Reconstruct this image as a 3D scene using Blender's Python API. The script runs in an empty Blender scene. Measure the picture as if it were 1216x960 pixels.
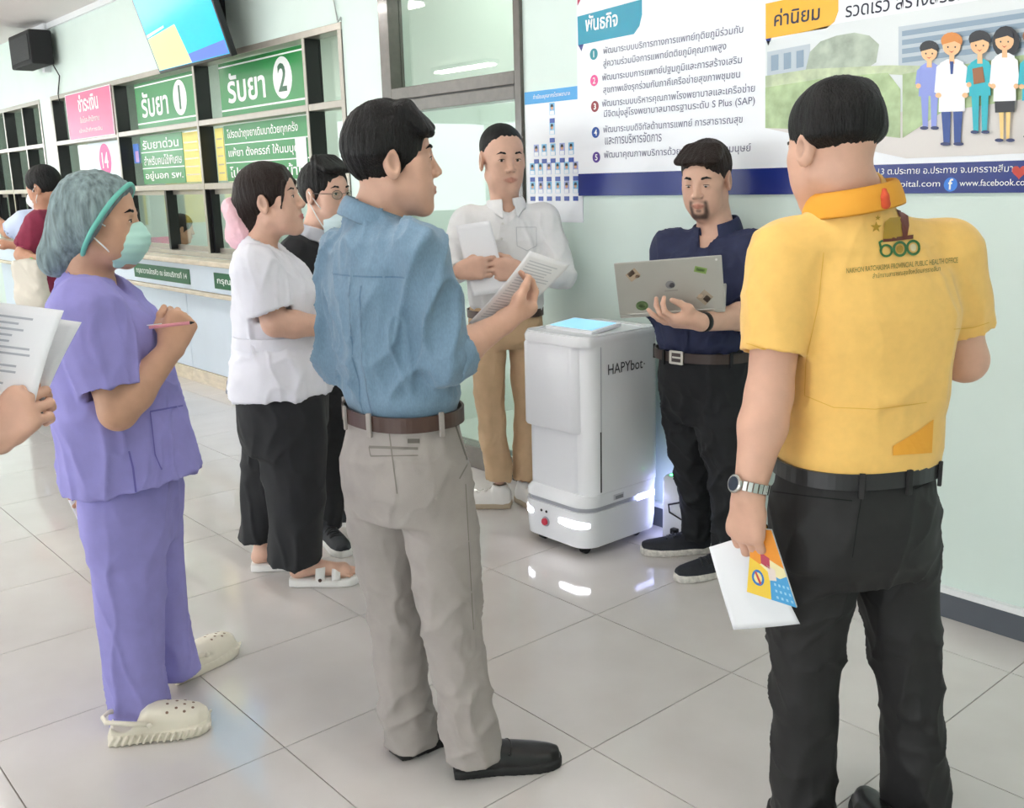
import bpy, bmesh, math, random
import numpy as np
from mathutils import Vector, Matrix
from mathutils.bvhtree import BVHTree
from mathutils.geometry import tessellate_polygon

SC = bpy.context.scene
COL = SC.collection
PI = math.pi
rnd = random.Random(7)

# ------------------------------------------------------------------ camera
F_PX, YAW, PITCH, ROLL, CAM_H = 1172.66, -0.862631, 0.222816, -0.0257722, 1.5
_cy, _sy = math.cos(YAW), math.sin(YAW)
FWD = Vector((_sy * math.cos(PITCH), _cy * math.cos(PITCH), -math.sin(PITCH)))
_r = Vector((_cy, -_sy, 0)); _u = _r.cross(FWD)
RIGHT = _r * math.cos(ROLL) + _u * math.sin(ROLL)
UP = -_r * math.sin(ROLL) + _u * math.cos(ROLL)
CAM = Vector((0, 0, CAM_H))
HF = Vector((_sy, _cy, 0))          # horizontal view direction
HR = Vector((_cy, -_sy, 0))         # horizontal right of the view
cam = bpy.data.cameras.new('camera'); cam_ob = bpy.data.objects.new('camera', cam); COL.objects.link(cam_ob)
M = Matrix.Identity(4)
for i in range(3):
    M[i][0], M[i][1], M[i][2], M[i][3] = RIGHT[i], UP[i], -FWD[i], CAM[i]
cam_ob.matrix_world = M
cam.sensor_fit = 'HORIZONTAL'; cam.sensor_width = 36.0; cam.lens = F_PX / 1216 * 36.0; cam.clip_start = 0.05
SC.camera = cam_ob

# ------------------------------------------------------------------ light
world = bpy.data.worlds.new('world'); SC.world = world; world.use_nodes = True
bg = world.node_tree.nodes['Background']; bg.inputs[0].default_value = (0.93, 0.97, 1.0, 1); bg.inputs[1].default_value = 1.75
SC.view_settings.view_transform = 'Standard'; SC.view_settings.look = 'None'
SC.view_settings.gamma = 1.0; SC.view_settings.use_curve_mapping = False
SC.view_settings.exposure = 1.42
SC.cycles.max_bounces = 8; SC.cycles.diffuse_bounces = 4; SC.cycles.glossy_bounces = 3; SC.cycles.transparent_max_bounces = 12; SC.cycles.caustics_reflective = False; SC.cycles.caustics_refractive = False

# ------------------------------------------------------------------ pixel -> place
def ray(x, y): return RIGHT * ((x - 608) / F_PX) - UP * ((y - 480) / F_PX) + FWD
def at(x, y, dh):                    # point seen at (x, y) at horizontal distance dh
    d = ray(x, y); return CAM + d * (dh / d.dot(HF))
def onfloor(x, y, z=0.0):
    d = ray(x, y); return CAM + d * ((z - CAM_H) / d.z)
def onwall(x, y, Y):
    d = ray(x, y); return CAM + d * (Y / d.y)

# ------------------------------------------------------------------ materials
MATS = {}
def srgb(c):
    if isinstance(c, str):
        c = c.lstrip('#'); c = [int(c[i:i + 2], 16) / 255 for i in (0, 2, 4)]
    return tuple((v / 12.92 if v <= 0.04045 else ((v + 0.055) / 1.055) ** 2.4) for v in c)
class NT:
    def __init__(s, name):
        s.m = bpy.data.materials.new(name); s.m.use_nodes = True; s.t = s.m.node_tree
        s.p = s.t.nodes['Principled BSDF']; s.out = s.t.nodes['Material Output']
    def n(s, typ, **kw):
        nd = s.t.nodes.new(typ)
        for k, v in kw.items(): setattr(nd, k, v)
        return nd
    def l(s, a, b): s.t.links.new(a, b)
def mat(name, col, rough=0.5, metal=0.0, spec=0.5, noise=0.0, nscale=8.0, bump=0.0, bscale=60.0, emit=None, estr=0.0,
        coat=0.0, sheen=0.0, sss=0.0, vcol=False, stretch=(1, 1, 1), ior=None, bdist=0.01, alpha=None):
    if name in MATS: return MATS[name]
    t = NT(name); p = t.p; MATS[name] = t.m
    c = srgb(col) if isinstance(col, str) else col
    p.inputs['Base Color'].default_value = (*c, 1); p.inputs['Roughness'].default_value = rough
    p.inputs['Metallic'].default_value = metal; p.inputs['Specular IOR Level'].default_value = spec
    if ior: p.inputs['IOR'].default_value = ior
    if coat: p.inputs['Coat Weight'].default_value = coat; p.inputs['Coat Roughness'].default_value = 0.08
    if sheen: p.inputs['Sheen Weight'].default_value = sheen
    if sss:
        p.inputs['Subsurface Weight'].default_value = sss; p.inputs['Subsurface Radius'].default_value = (0.012, 0.005, 0.003)
        p.inputs['Subsurface Scale'].default_value = 1.0
    if emit is not None:
        p.inputs['Emission Color'].default_value = (*(srgb(emit) if isinstance(emit, str) else emit), 1)
        p.inputs['Emission Strength'].default_value = estr
    tc = None
    if noise or bump:
        tc = t.n('ShaderNodeTexCoord'); mp = t.n('ShaderNodeMapping'); mp.inputs['Scale'].default_value = stretch
        t.l(tc.outputs['Object'], mp.inputs['Vector'])
    src = None
    if vcol:
        a = t.n('ShaderNodeAttribute'); a.attribute_name = 'col'; src = a.outputs['Color']
        t.l(src, p.inputs['Base Color'])
    if noise:
        nz = t.n('ShaderNodeTexNoise'); nz.inputs['Scale'].default_value = nscale; nz.inputs['Detail'].default_value = 4
        t.l(mp.outputs[0], nz.inputs['Vector'])
        mr = t.n('ShaderNodeMapRange'); mr.inputs[1].default_value = 0.3; mr.inputs[2].default_value = 0.7
        mr.inputs[3].default_value = 1 - noise; mr.inputs[4].default_value = 1 + noise
        t.l(nz.outputs[0], mr.inputs[0])
        mx = t.n('ShaderNodeMix', data_type='RGBA', blend_type='MULTIPLY'); mx.inputs[0].default_value = 1
        if src: t.l(src, mx.inputs[6])
        else: mx.inputs[6].default_value = (*c, 1)
        t.l(mr.outputs[0], mx.inputs[7]); t.l(mx.outputs[2], p.inputs['Base Color'])
    if bump:
        nb = t.n('ShaderNodeTexNoise'); nb.inputs['Scale'].default_value = bscale; nb.inputs['Detail'].default_value = 3
        t.l(mp.outputs[0], nb.inputs['Vector'])
        b = t.n('ShaderNodeBump'); b.inputs['Strength'].default_value = bump; b.inputs['Distance'].default_value = bdist
        t.l(nb.outputs[0], b.inputs['Height']); t.l(b.outputs[0], p.inputs['Normal'])
    return t.m
def glass_mat(name, tint=(0.93, 0.97, 0.95), refl=1.0, ior=1.5, rough=0.0):
    if name in MATS: return MATS[name]
    t = NT(name); MATS[name] = t.m; t.t.nodes.remove(t.p)
    tr = t.n('ShaderNodeBsdfTransparent'); tr.inputs[0].default_value = (*tint, 1)
    gl = t.n('ShaderNodeBsdfGlossy'); gl.inputs['Roughness'].default_value = rough; gl.inputs[0].default_value = (refl, refl, refl, 1)
    fr = t.n('ShaderNodeFresnel'); ge = t.n('ShaderNodeNewGeometry'); mr = t.n('ShaderNodeMapRange')   # a thin pane: both faces act alike
    mr.inputs[3].default_value = ior; mr.inputs[4].default_value = 1 / ior; t.l(ge.outputs['Backfacing'], mr.inputs[0]); t.l(mr.outputs[0], fr.inputs[0])
    mx = t.n('ShaderNodeMixShader'); t.l(fr.outputs[0], mx.inputs[0]); t.l(tr.outputs[0], mx.inputs[1]); t.l(gl.outputs[0], mx.inputs[2])
    t.l(mx.outputs[0], t.out.inputs[0]); return t.m
def floor_mat(name):
    t = NT(name); p = t.p; MATS[name] = t.m
    tc = t.n('ShaderNodeTexCoord'); oi = t.n('ShaderNodeObjectInfo')
    add = t.n('ShaderNodeVectorMath', operation='ADD'); t.l(tc.outputs['Object'], add.inputs[0]); t.l(oi.outputs['Location'], add.inputs[1])
    nz = t.n('ShaderNodeTexNoise'); nz.inputs['Scale'].default_value = 5; nz.inputs['Detail'].default_value = 6; t.l(add.outputs[0], nz.inputs[0])
    cr = t.n('ShaderNodeValToRGB'); cr.color_ramp.elements[0].position = .3; cr.color_ramp.elements[1].position = .7
    cr.color_ramp.elements[0].color = (*srgb('#d3cecb'), 1); cr.color_ramp.elements[1].color = (*srgb('#d9d5d2'), 1)
    t.l(nz.outputs[0], cr.inputs[0])
    hv = t.n('ShaderNodeHueSaturation'); mr = t.n('ShaderNodeMapRange'); mr.inputs[3].default_value = .985; mr.inputs[4].default_value = 1.015
    t.l(oi.outputs['Random'], mr.inputs[0]); t.l(mr.outputs[0], hv.inputs['Value']); t.l(cr.outputs[0], hv.inputs['Color'])
    t.l(hv.outputs[0], p.inputs['Base Color'])
    p.inputs['Roughness'].default_value = 0.07; p.inputs['Specular IOR Level'].default_value = 0.55
    n2 = t.n('ShaderNodeTexNoise'); n2.inputs['Scale'].default_value = 3.0; t.l(add.outputs[0], n2.inputs[0])
    b = t.n('ShaderNodeBump'); b.inputs['Strength'].default_value = .03; b.inputs['Distance'].default_value = .01
    t.l(n2.outputs[0], b.inputs['Height']); t.l(b.outputs[0], p.inputs['Normal']); return t.m

# ------------------------------------------------------------------ objects
def tag(o, label=None, cat=None, group=None, kind=None):
    if label: o['label'] = label
    if cat: o['category'] = cat
    if group: o['group'] = group
    if kind: o['kind'] = kind
    return o
def empty(name, loc=(0, 0, 0), label=None, cat=None, group=None, kind=None):
    o = bpy.data.objects.new(name, None); COL.objects.link(o); o.location = loc; o.empty_display_size = .1
    return tag(o, label, cat, group, kind)
def link(name, me, m=None, parent=None, loc=None):
    o = bpy.data.objects.new(name, me); COL.objects.link(o)
    if m is not None and len(me.materials) == 0: me.materials.append(m)
    if parent is not None:
        o.parent = parent
        # geometry is authored in world space: undo the parents' placement
        off = Vector((0, 0, 0)); q = parent
        while q is not None: off += Vector(q.location); q = q.parent
        o.location = (Vector(loc) if loc is not None else Vector((0, 0, 0))) - off
    elif loc is not None: o.location = loc
    return o
class MB:
    """collects simple shapes, world coordinates"""
    def __init__(s): s.v = []; s.f = []; s.mi = []
    def add(s, vs, fs, mi=0):
        b = len(s.v); s.v += [tuple(x) for x in vs]; s.f += [tuple(b + i for i in f) for f in fs]; s.mi += [mi] * len(fs); return s
    def box(s, x0, x1, y0, y1, z0, z1, mi=0):
        return s.add([(x0,y0,z0),(x1,y0,z0),(x1,y1,z0),(x0,y1,z0),(x0,y0,z1),(x1,y0,z1),(x1,y1,z1),(x0,y1,z1)],
              [(0,3,2,1),(4,5,6,7),(0,1,5,4),(1,2,6,5),(2,3,7,6),(3,0,4,7)], mi)
    def obox(s, c, ax, ay, az, mi=0):    # oriented box, half-axis vectors
        c, ax, ay, az = Vector(c), Vector(ax), Vector(ay), Vector(az)
        vs = [c + ax*i + ay*j + az*k for k in (-1, 1) for (i, j) in ((-1,-1),(1,-1),(1,1),(-1,1))]
        if ax.cross(ay).dot(az) < 0: fl = lambda f: tuple(reversed(f))
        else: fl = lambda f: f
        return s.add(vs, [fl(f) for f in [(0,3,2,1),(4,5,6,7),(0,1,5,4),(1,2,6,5),(2,3,7,6),(3,0,4,7)]], mi)
    def tube(s, pts, r, seg=10, closed=False, mi=0, cap=True):
        pts = [Vector(p) for p in pts]; n = len(pts); rs = r if isinstance(r, (list, tuple)) else [r] * n
        rings = []; prev = None
        for i, p in enumerate(pts):
            a = pts[(i - 1) % n] if (i > 0 or closed) else p; b = pts[(i + 1) % n] if (i < n - 1 or closed) else p
            t = (b - a).normalized()
            if prev is None:
                x = t.orthogonal().normalized()
            else:
                x = (prev - t * prev.dot(t)); x = x.normalized() if x.length > 1e-6 else t.orthogonal().normalized()
            prev = x; y = t.cross(x)
            rings.append([p + (x * math.cos(2*PI*k/seg) + y * math.sin(2*PI*k/seg)) * rs[i] for k in range(seg)])
        vs = [v for r_ in rings for v in r_]; fs = []
        for i in range(n if closed else n - 1):
            j = (i + 1) % n
            for k in range(seg):
                k2 = (k + 1) % seg; fs.append((i*seg+k, i*seg+k2, j*seg+k2, j*seg+k))
        if cap and not closed:
            fs.append(tuple(reversed(range(seg)))); fs.append(tuple((n-1)*seg + k for k in range(seg)))
        return s.add(vs, fs, mi)
    def prism(s, poly, nrm, depth, mi=0):   # planar polygon (3d points), extruded by depth along nrm (front face = poly + nrm*depth)
        poly = [Vector(p) for p in poly]; nrm = Vector(nrm).normalized(); n = len(poly)
        area = Vector((0, 0, 0))
        for i in range(n): area += poly[i].cross(poly[(i + 1) % n])
        if area.dot(nrm) < 0: poly = poly[::-1]
        fr = [p + nrm * depth for p in poly]
        tris = tessellate_polygon([fr]); vs = fr + poly; fs = []
        for t in tris:
            a, b, c = [fr[i] for i in t]
            t = tuple(t) if (b - a).cross(c - a).dot(nrm) > 0 else tuple(reversed(t))
            fs.append(t); fs.append(tuple(n + i for i in reversed(t)))
        for i in range(n):
            j = (i + 1) % n; fs.append((i, n + i, n + j, j))
        return s.add(vs, fs, mi)
    def lathe(s, c, prof, seg=24, axis=(0, 0, 1), mi=0):  # prof: (r, h) list along axis
        c = Vector(c); w = Vector(axis).normalized(); x = w.orthogonal().normalized(); y = w.cross(x); vs = []; fs = []
        for (r_, h) in prof:
            for k in range(seg): vs.append(c + w*h + (x*math.cos(2*PI*k/seg) + y*math.sin(2*PI*k/seg)) * r_)
        for i in range(len(prof) - 1):
            for k in range(seg):
                k2 = (k+1) % seg; fs.append((i*seg+k, i*seg+k2, (i+1)*seg+k2, (i+1)*seg+k))
        fs.append(tuple(reversed(range(seg)))); fs.append(tuple((len(prof)-1)*seg + k for k in range(seg)))
        return s.add(vs, fs, mi)
    def mesh(s, name, smooth=False):
        me = bpy.data.meshes.new(name); me.from_pydata(s.v, [], s.f); me.update()
        if any(s.mi): me.polygons.foreach_set('material_index', s.mi)
        if smooth: me.polygons.foreach_set('use_smooth', [True] * len(me.polygons))
        return me
    def build(s, name, m, parent=None, smooth=False, bevel=0.0, seg=2):
        me = s.mesh(name, smooth)
        ms = m if isinstance(m, (list, tuple)) else [m]
        for q in ms: me.materials.append(q)
        o = link(name, me, None, parent)
        if bevel:
            b = o.modifiers.new('bevel', 'BEVEL'); b.width = bevel; b.segments = seg; b.limit_method = 'ANGLE'; b.angle_limit = 0.7
        return o
def bxo(name, m, x0, x1, y0, y1, z0, z1, parent=None, bevel=0.0):
    return MB().box(x0, x1, y0, y1, z0, z1).build(name, m, parent, bevel=bevel)

# ------------------------------------------------------------------ lettering
_TXT = {}
def text_mesh(s, bold=0.0, depth=0.0):
    key = (s, bold, depth)
    if key in _TXT: return _TXT[key]
    cu = bpy.data.curves.new('t', 'FONT'); cu.body = s; cu.size = 1.0; cu.offset = bold; cu.resolution_u = 3; cu.extrude = depth
    o = bpy.data.objects.new('t', cu); COL.objects.link(o)
    dg = bpy.context.evaluated_depsgraph_get(); me = bpy.data.meshes.new_from_object(o.evaluated_get(dg))
    bpy.data.objects.remove(o)
    vs = np.array([v.co[:] for v in me.vertices]) if len(me.vertices) else np.zeros((1, 3)); fs = [tuple(p.vertices) for p in me.polygons]
    _TXT[key] = (vs, fs); return _TXT[key]
def text_verts(s, origin, ux, uy, width=None, height=None, bold=0.0, align='L'):
    """lay text in a plane: ux (unit), uy (unit); fit to width and/or cap height"""
    vs, fs = text_mesh(s, bold); vs = vs.copy()
    x0, x1 = vs[:, 0].min(), vs[:, 0].max(); y0, y1 = vs[:, 1].min(), vs[:, 1].max()
    sx = width / max(x1 - x0, 1e-6) if width else None; sy = height / max(y1 - y0, 1e-6) if height else None
    if sx is None: sx = sy
    if sy is None: sy = sx
    X = (vs[:, 0] - x0) * sx; Y = (vs[:, 1] - y0) * sy
    if align == 'C': X -= (x1 - x0) * sx / 2
    o, ux, uy = Vector(origin), Vector(ux), Vector(uy)
    return [o + ux * float(a) + uy * float(b) for a, b in zip(X, Y)], fs
def text_obj(name, s, origin, ux, uy, m, parent, width=None, height=None, bold=0.0, align='L'):
    vs, fs = text_verts(s, origin, ux, uy, width, height, bold, align)
    return MB().add(vs, fs).build(name, m, parent)
# ------------------------------------------------------------------ soft solid modelling (distance fields -> one continuous mesh)
def _np(v): return np.array((v[0], v[1], v[2]), dtype=np.float32)
def vnoise(P, seed=0):
    """smooth value noise, P (N,3) -> [-1,1]"""
    P = np.asarray(P, np.float32); i = np.floor(P).astype(np.int64); f = P - i; f = f * f * (3 - 2 * f)
    def h(a, b, c):
        n = (a * 374761393 + b * 668265263 + c * 2147483647 + seed * 1274126177) & 0xffffffff
        n = ((n ^ (n >> 13)) * 1274126177) & 0xffffffff; n = n ^ (n >> 16)
        return (n & 0xffff) / 32767.5 - 1.0
    r = 0
    for dx in (0, 1):
        wx = f[:, 0] if dx else 1 - f[:, 0]
        for dy in (0, 1):
            wy = f[:, 1] if dy else 1 - f[:, 1]
            for dz in (0, 1):
                wz = f[:, 2] if dz else 1 - f[:, 2]
                r = r + wx * wy * wz * h(i[:, 0] + dx, i[:, 1] + dy, i[:, 2] + dz)
    return r
class Field:
    def __init__(s, col=None): s.pr = []; s.col = col
    # every primitive: (fn(P)->d, lo, hi, k, op, colour)
    def _add(s, fn, lo, hi, k, op, col): s.pr.append((fn, np.asarray(lo, np.float32), np.asarray(hi, np.float32), k, op, col)); return s
    def cone(s, a, b, ra, rb=None, k=0.02, op='u', col=None, flat=False):
        a, b = _np(a), _np(b); rb = ra if rb is None else rb; ab = b - a; L2 = float(ab @ ab) + 1e-12; L = math.sqrt(L2)
        def fn(X, Y, Z):
            px, py, pz = X - a[0], Y - a[1], Z - a[2]
            t0 = (px * ab[0] + py * ab[1] + pz * ab[2]) / L2; t = np.clip(t0, 0, 1)
            d = np.sqrt((px - t * ab[0]) ** 2 + (py - t * ab[1]) ** 2 + (pz - t * ab[2]) ** 2) - (ra + (rb - ra) * t)
            if flat:
                dr = np.sqrt(np.maximum(px*px + py*py + pz*pz - t0*t0*L2, 0)) - (ra + (rb - ra) * t)
                d = np.maximum(dr, np.maximum(-t0, t0 - 1) * L)
            return d
        R = max(ra, rb)
        return s._add(fn, np.minimum(a, b) - R, np.maximum(a, b) + R, k, op, col)
    def chain(s, pts, rs, k=0.02, op='u', col=None):
        for i in range(len(pts) - 1): s.cone(pts[i], pts[i + 1], rs[i], rs[i + 1], k, op, col)
        return s
    def ell(s, c, r, R=None, k=0.02, op='u', col=None):
        c = _np(c); r = _np(r); R = np.eye(3, dtype=np.float32) if R is None else np.asarray(R, np.float32)  # columns = axes
        def fn(X, Y, Z):
            px, py, pz = X - c[0], Y - c[1], Z - c[2]; q0 = 0; q1 = 0
            for i in range(3):
                u = px * R[0, i] + py * R[1, i] + pz * R[2, i]
                q0 = q0 + (u / r[i]) ** 2; q1 = q1 + (u / r[i] ** 2) ** 2
            q0 = np.sqrt(q0); q1 = np.sqrt(q1) + 1e-9
            return q0 * (q0 - 1) / q1
        ext = np.sqrt((R ** 2) @ (r ** 2))
        return s._add(fn, c - ext, c + ext, k, op, col)
    def loft(s, O, U, V, W, secs, k=0.02, op='u', col=None, rnd=0.0):
        """sections (w, cu, cv, a, b, n) along W; U,V span the section"""
        O, U, V, W = _np(O), _np(U), _np(V), _np(W); S = np.array([(*q, 2.2)[:6] if len(q) < 6 else q for q in secs], np.float32)
        def fn(X, Y, Z):
            px, py, pz = X - O[0], Y - O[1], Z - O[2]
            w = px * W[0] + py * W[1] + pz * W[2]; u = px * U[0] + py * U[1] + pz * U[2]; v = px * V[0] + py * V[1] + pz * V[2]
            cu, cv, a, b, n = [np.interp(w, S[:, 0], S[:, i]).astype(np.float32) for i in range(1, 6)]
            u = u - cu; v = v - cv
            q = (np.abs(u / a) ** n + np.abs(v / b) ** n) ** (1 / n) + 1e-4; L = np.sqrt(u * u + v * v)
            d = np.where(L > 1e-4, L * (1 - 1 / q), -np.minimum(a, b))
            e = np.maximum(S[0, 0] - w, w - S[-1, 0])
            if rnd:
                d1, e1 = d + rnd, e + rnd
                return np.minimum(np.maximum(d1, e1), 0) + np.sqrt(np.maximum(d1, 0) ** 2 + np.maximum(e1, 0) ** 2) - rnd
            return np.maximum(d, e)
        pts = []
        for (w, cu, cv, a, b, n) in S:
            for i in (-1, 1):
                for j in (-1, 1): pts.append(O + W * w + U * (cu + a * i) + V * (cv + b * j))
        pts = np.array(pts)
        return s._add(fn, pts.min(0), pts.max(0), k, op, col)
    def rbox(s, c, R, half, r, k=0.01, op='u', col=None):
        c = _np(c); R = np.asarray(R, np.float32); hh = _np(half)
        def fn(X, Y, Z):
            px, py, pz = X - c[0], Y - c[1], Z - c[2]; o = 0; m = -1e9
            for i in range(3):
                q = np.abs(px * R[0, i] + py * R[1, i] + pz * R[2, i]) - hh[i] + r
                o = o + np.maximum(q, 0) ** 2; m = np.maximum(m, q)
            return np.sqrt(o) + np.minimum(m, 0) - r
        ext = np.abs(R) @ hh
        return s._add(fn, c - ext, c + ext, k, op, col)
    def half(s, p, n, k=0.0, lo=None, hi=None):
        """remove the side the normal points to (inside box lo..hi when given)"""
        p, n = _np(p), _np(n); n = n / np.linalg.norm(n)
        def fn(X, Y, Z): return (X - p[0]) * n[0] + (Y - p[1]) * n[1] + (Z - p[2]) * n[2]
        return s._add(fn, np.full(3, -1e3) if lo is None else lo, np.full(3, 1e3) if hi is None else hi, k, 'i', None)
    def mesh(s, name, h, fine=(), disp=None, smooth=0):
        """h: grid step; fine: list of (axis, lo, hi, step)"""
        us = [q for q in s.pr if q[4] == 'u']
        lo = np.min([q[1] for q in us], axis=0) - 2.5 * h; hi = np.max([q[2] for q in us], axis=0) + 2.5 * h
        ax = []
        for i in range(3):
            cuts = sorted([(max(a, lo[i]), min(b, hi[i]), st) for (j, a, b, st) in fine if j == i and b > lo[i] and a < hi[i]])
            g = [float(lo[i])]
            while g[-1] < hi[i]:
                st = h
                for a, b, q in cuts:
                    if a - 1e-6 <= g[-1] < b: st = min(st, q)
                g.append(g[-1] + st)
            ax.append(np.array(g, np.float32))
        n = [len(a) for a in ax]
        D = np.full(n, 0.08, np.float32); C = None
        if s.col is not None: C = np.empty((*n, 3), np.float32); C[:] = s.col
        for (fn, a, b, k, op, col) in s.pr:
            m = max(k, 0.0) + 2.2 * h; sl = []
            for i in range(3):
                i0 = int(np.searchsorted(ax[i], a[i] - m)); i1 = int(np.searchsorted(ax[i], b[i] + m)); sl.append(slice(max(i0, 0), min(max(i1, i0), n[i])))
            sl = tuple(sl)
            if any(q.stop <= q.start for q in sl): continue
            e = fn(ax[0][sl[0]][:, None, None], ax[1][sl[1]][None, :, None], ax[2][sl[2]][None, None, :]).astype(np.float32); d = D[sl]
            e = np.broadcast_to(e, d.shape)
            if op == 'u':
                if C is not None and col is not None:
                    w = np.clip(.5 + .5 * (d - e) / max(k * .35, 1e-3), 0, 1)[..., None]; C[sl] = C[sl] * (1 - w) + np.asarray(col, np.float32) * w
                if k > 0: q = np.maximum(k - np.abs(d - e), 0) / k; D[sl] = np.minimum(d, e) - q * q * k * .25
                else: D[sl] = np.minimum(d, e)
            elif op == 's':
                e = -e
                if k > 0: q = np.maximum(k - np.abs(d - e), 0) / k; D[sl] = np.maximum(d, e) + q * q * k * .25
                else: D[sl] = np.maximum(d, e)
            elif op == 'i':
                if k > 0: q = np.maximum(k - np.abs(d - e), 0) / k; D[sl] = np.maximum(d, e) + q * q * k * .25
                else: D[sl] = np.maximum(d, e)
            elif op == 'c':   # colour only
                w = np.clip(.5 - e / max(k, 1e-3), 0, 1)[..., None]; C[sl] = C[sl] * (1 - w) + np.asarray(col, np.float32) * w
        V, Fc, Cv = surface_nets(D, ax, C)
        if smooth: V = lap(V, Fc, smooth)
        if disp is not None:
            N = vnormals(V, Fc); V = disp(V, N)
        return quad_mesh(name, V, Fc, Cv)
def surface_nets(D, ax, C=None):
    S = D < 0; nx, ny, nz = D.shape
    cnt = np.zeros((nx-1, ny-1, nz-1), np.uint8)
    for i in (0, 1):
        for j in (0, 1):
            for k in (0, 1): cnt += S[i:nx-1+i, j:ny-1+j, k:nz-1+k]
    I, J, K = np.nonzero((cnt > 0) & (cnt < 8)); N = len(I)
    ids = np.full(cnt.shape, -1, np.int32); ids[I, J, K] = np.arange(N, dtype=np.int32)
    off = [(i, j, k) for i in (0, 1) for j in (0, 1) for k in (0, 1)]
    val = np.stack([D[I+i, J+j, K+k] for i, j, k in off], 1)
    acc = np.zeros((N, 3), np.float32); num = np.zeros(N, np.float32)
    for a in range(8):
        for b in range(a + 1, 8):
            da = [off[b][q] - off[a][q] for q in range(3)]
            if sum(abs(x) for x in da) != 1: continue
            va, vb = val[:, a], val[:, b]; m = (va < 0) != (vb < 0)
            t = np.where(m, va / np.where(m, va - vb, 1), 0)
            for q in range(3): acc[:, q] += np.where(m, off[a][q] + t * da[q], 0)
            num += m
    acc /= num[:, None]
    V = np.empty((N, 3), np.float32)
    for q, Q in enumerate((I, J, K)): V[:, q] = ax[q][Q] + acc[:, q] * (ax[q][Q + 1] - ax[q][Q])
    Cv = None
    if C is not None:
        Cv = np.zeros((N, 3), np.float32)
        for (i, j, k) in off:
            w = (acc[:, 0] if i else 1-acc[:, 0]) * (acc[:, 1] if j else 1-acc[:, 1]) * (acc[:, 2] if k else 1-acc[:, 2])
            Cv += w[:, None] * C[I+i, J+j, K+k]
    F = []
    for axis in range(3):
        sh = [slice(1, m-1) for m in D.shape]; sh[axis] = slice(0, D.shape[axis]-1)
        s2 = list(sh); s2[axis] = slice(1, D.shape[axis])
        A = S[tuple(sh)]; B = S[tuple(s2)]
        I, J, K = np.nonzero(A != B); P = [I, J, K]
        fl = A[I, J, K]
        for q in range(3):
            if q != axis: P[q] = P[q] + 1
        u, v = (axis + 1) % 3, (axis + 2) % 3
        def cell(du, dv):
            Q = list(P); Q[u] = P[u] - du; Q[v] = P[v] - dv; return ids[Q[0], Q[1], Q[2]]
        q4 = np.stack([cell(1, 1), cell(0, 1), cell(0, 0), cell(1, 0)], 1)
        q4[~fl] = q4[~fl][:, ::-1]; F.append(q4)
    F = np.concatenate(F); F = F[(F >= 0).all(1)]
    return V, F, Cv
def vnormals(V, F):
    n = np.cross(V[F[:, 2]] - V[F[:, 0]], V[F[:, 3]] - V[F[:, 1]]); N = np.zeros_like(V)
    for i in range(4): np.add.at(N, F[:, i], n)
    return N / (np.linalg.norm(N, axis=1, keepdims=True) + 1e-12)
def lap(V, F, it):
    E = np.concatenate([F[:, [0, 1]], F[:, [1, 2]], F[:, [2, 3]], F[:, [3, 0]]]); n = len(V)
    deg = np.bincount(E[:, 0], minlength=n) + np.bincount(E[:, 1], minlength=n)
    for _ in range(it):
        A = np.stack([np.bincount(E[:, 0], V[E[:, 1], q], n) + np.bincount(E[:, 1], V[E[:, 0], q], n) for q in range(3)], 1) / np.maximum(deg, 1)[:, None]
        V = (V * .5 + A * .5).astype(np.float32)
    return V
def quad_mesh(name, V, F, C=None):
    me = bpy.data.meshes.new(name); n, m = len(V), len(F)
    me.vertices.add(n); me.vertices.foreach_set('co', V.astype(np.float32).ravel())
    me.loops.add(m * 4); me.loops.foreach_set('vertex_index', F.astype(np.int32).ravel())
    me.polygons.add(m); me.polygons.foreach_set('loop_start', np.arange(0, m * 4, 4, dtype=np.int32))
    me.polygons.foreach_set('use_smooth', np.ones(m, bool))
    if C is not None:
        a = me.attributes.new('col', 'FLOAT_COLOR', 'POINT'); a.data.foreach_set('color', np.concatenate([C, np.ones((n, 1), np.float32)], 1).astype(np.float32).ravel())
    me.update(); me.validate(); return me
# ------------------------------------------------------------------ the hall
WY = 3.17                                   # plane of the long wall
m_wall = mat('mint wall paint', '#d8e8e1', 0.5, noise=0.02, nscale=3, bump=0.05, bscale=120)
m_ceil = mat('ceiling paint', '#e6e2e0', 0.8, noise=0.01, nscale=2)
m_white = mat('white gloss paint', '#eceef0', 0.3)
m_bronze = mat('dark bronze aluminium', '#5b554e', 0.24, spec=0.8, noise=0.08, nscale=30, coat=0.3)
m_black = mat('black gasket', '#121214', 0.4); m_alu = mat('silver aluminium', '#a9a399', 0.3, metal=.35, noise=.05, nscale=20); m_dkside = mat('black anodised aluminium', '#17171a', 0.35)
m_grout = mat('tile grout', '#a39a93', 0.9)
m_tile = floor_mat('polished porcelain tile')
m_skirt = mat('grey baseboard vinyl', '#565b63', 0.45, noise=0.04, nscale=12)
m_marble = mat('cream marble', '#d9cbb5', 0.25, noise=0.12, nscale=9, stretch=(1, 1, 3))
m_panel = mat('pale blue laminate', '#d6e2ee', 0.35, noise=0.02, nscale=5)
m_glass = glass_mat('window glass', ior=1.6)
m_led = mat('fluorescent diffuser', '#ffffff', 0.5, emit='#fffaf2', estr=16.0); m_led_added = mat('added room diffuser', '#ffffff', 0.5, emit='#fbfff8', estr=3.2)

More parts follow.
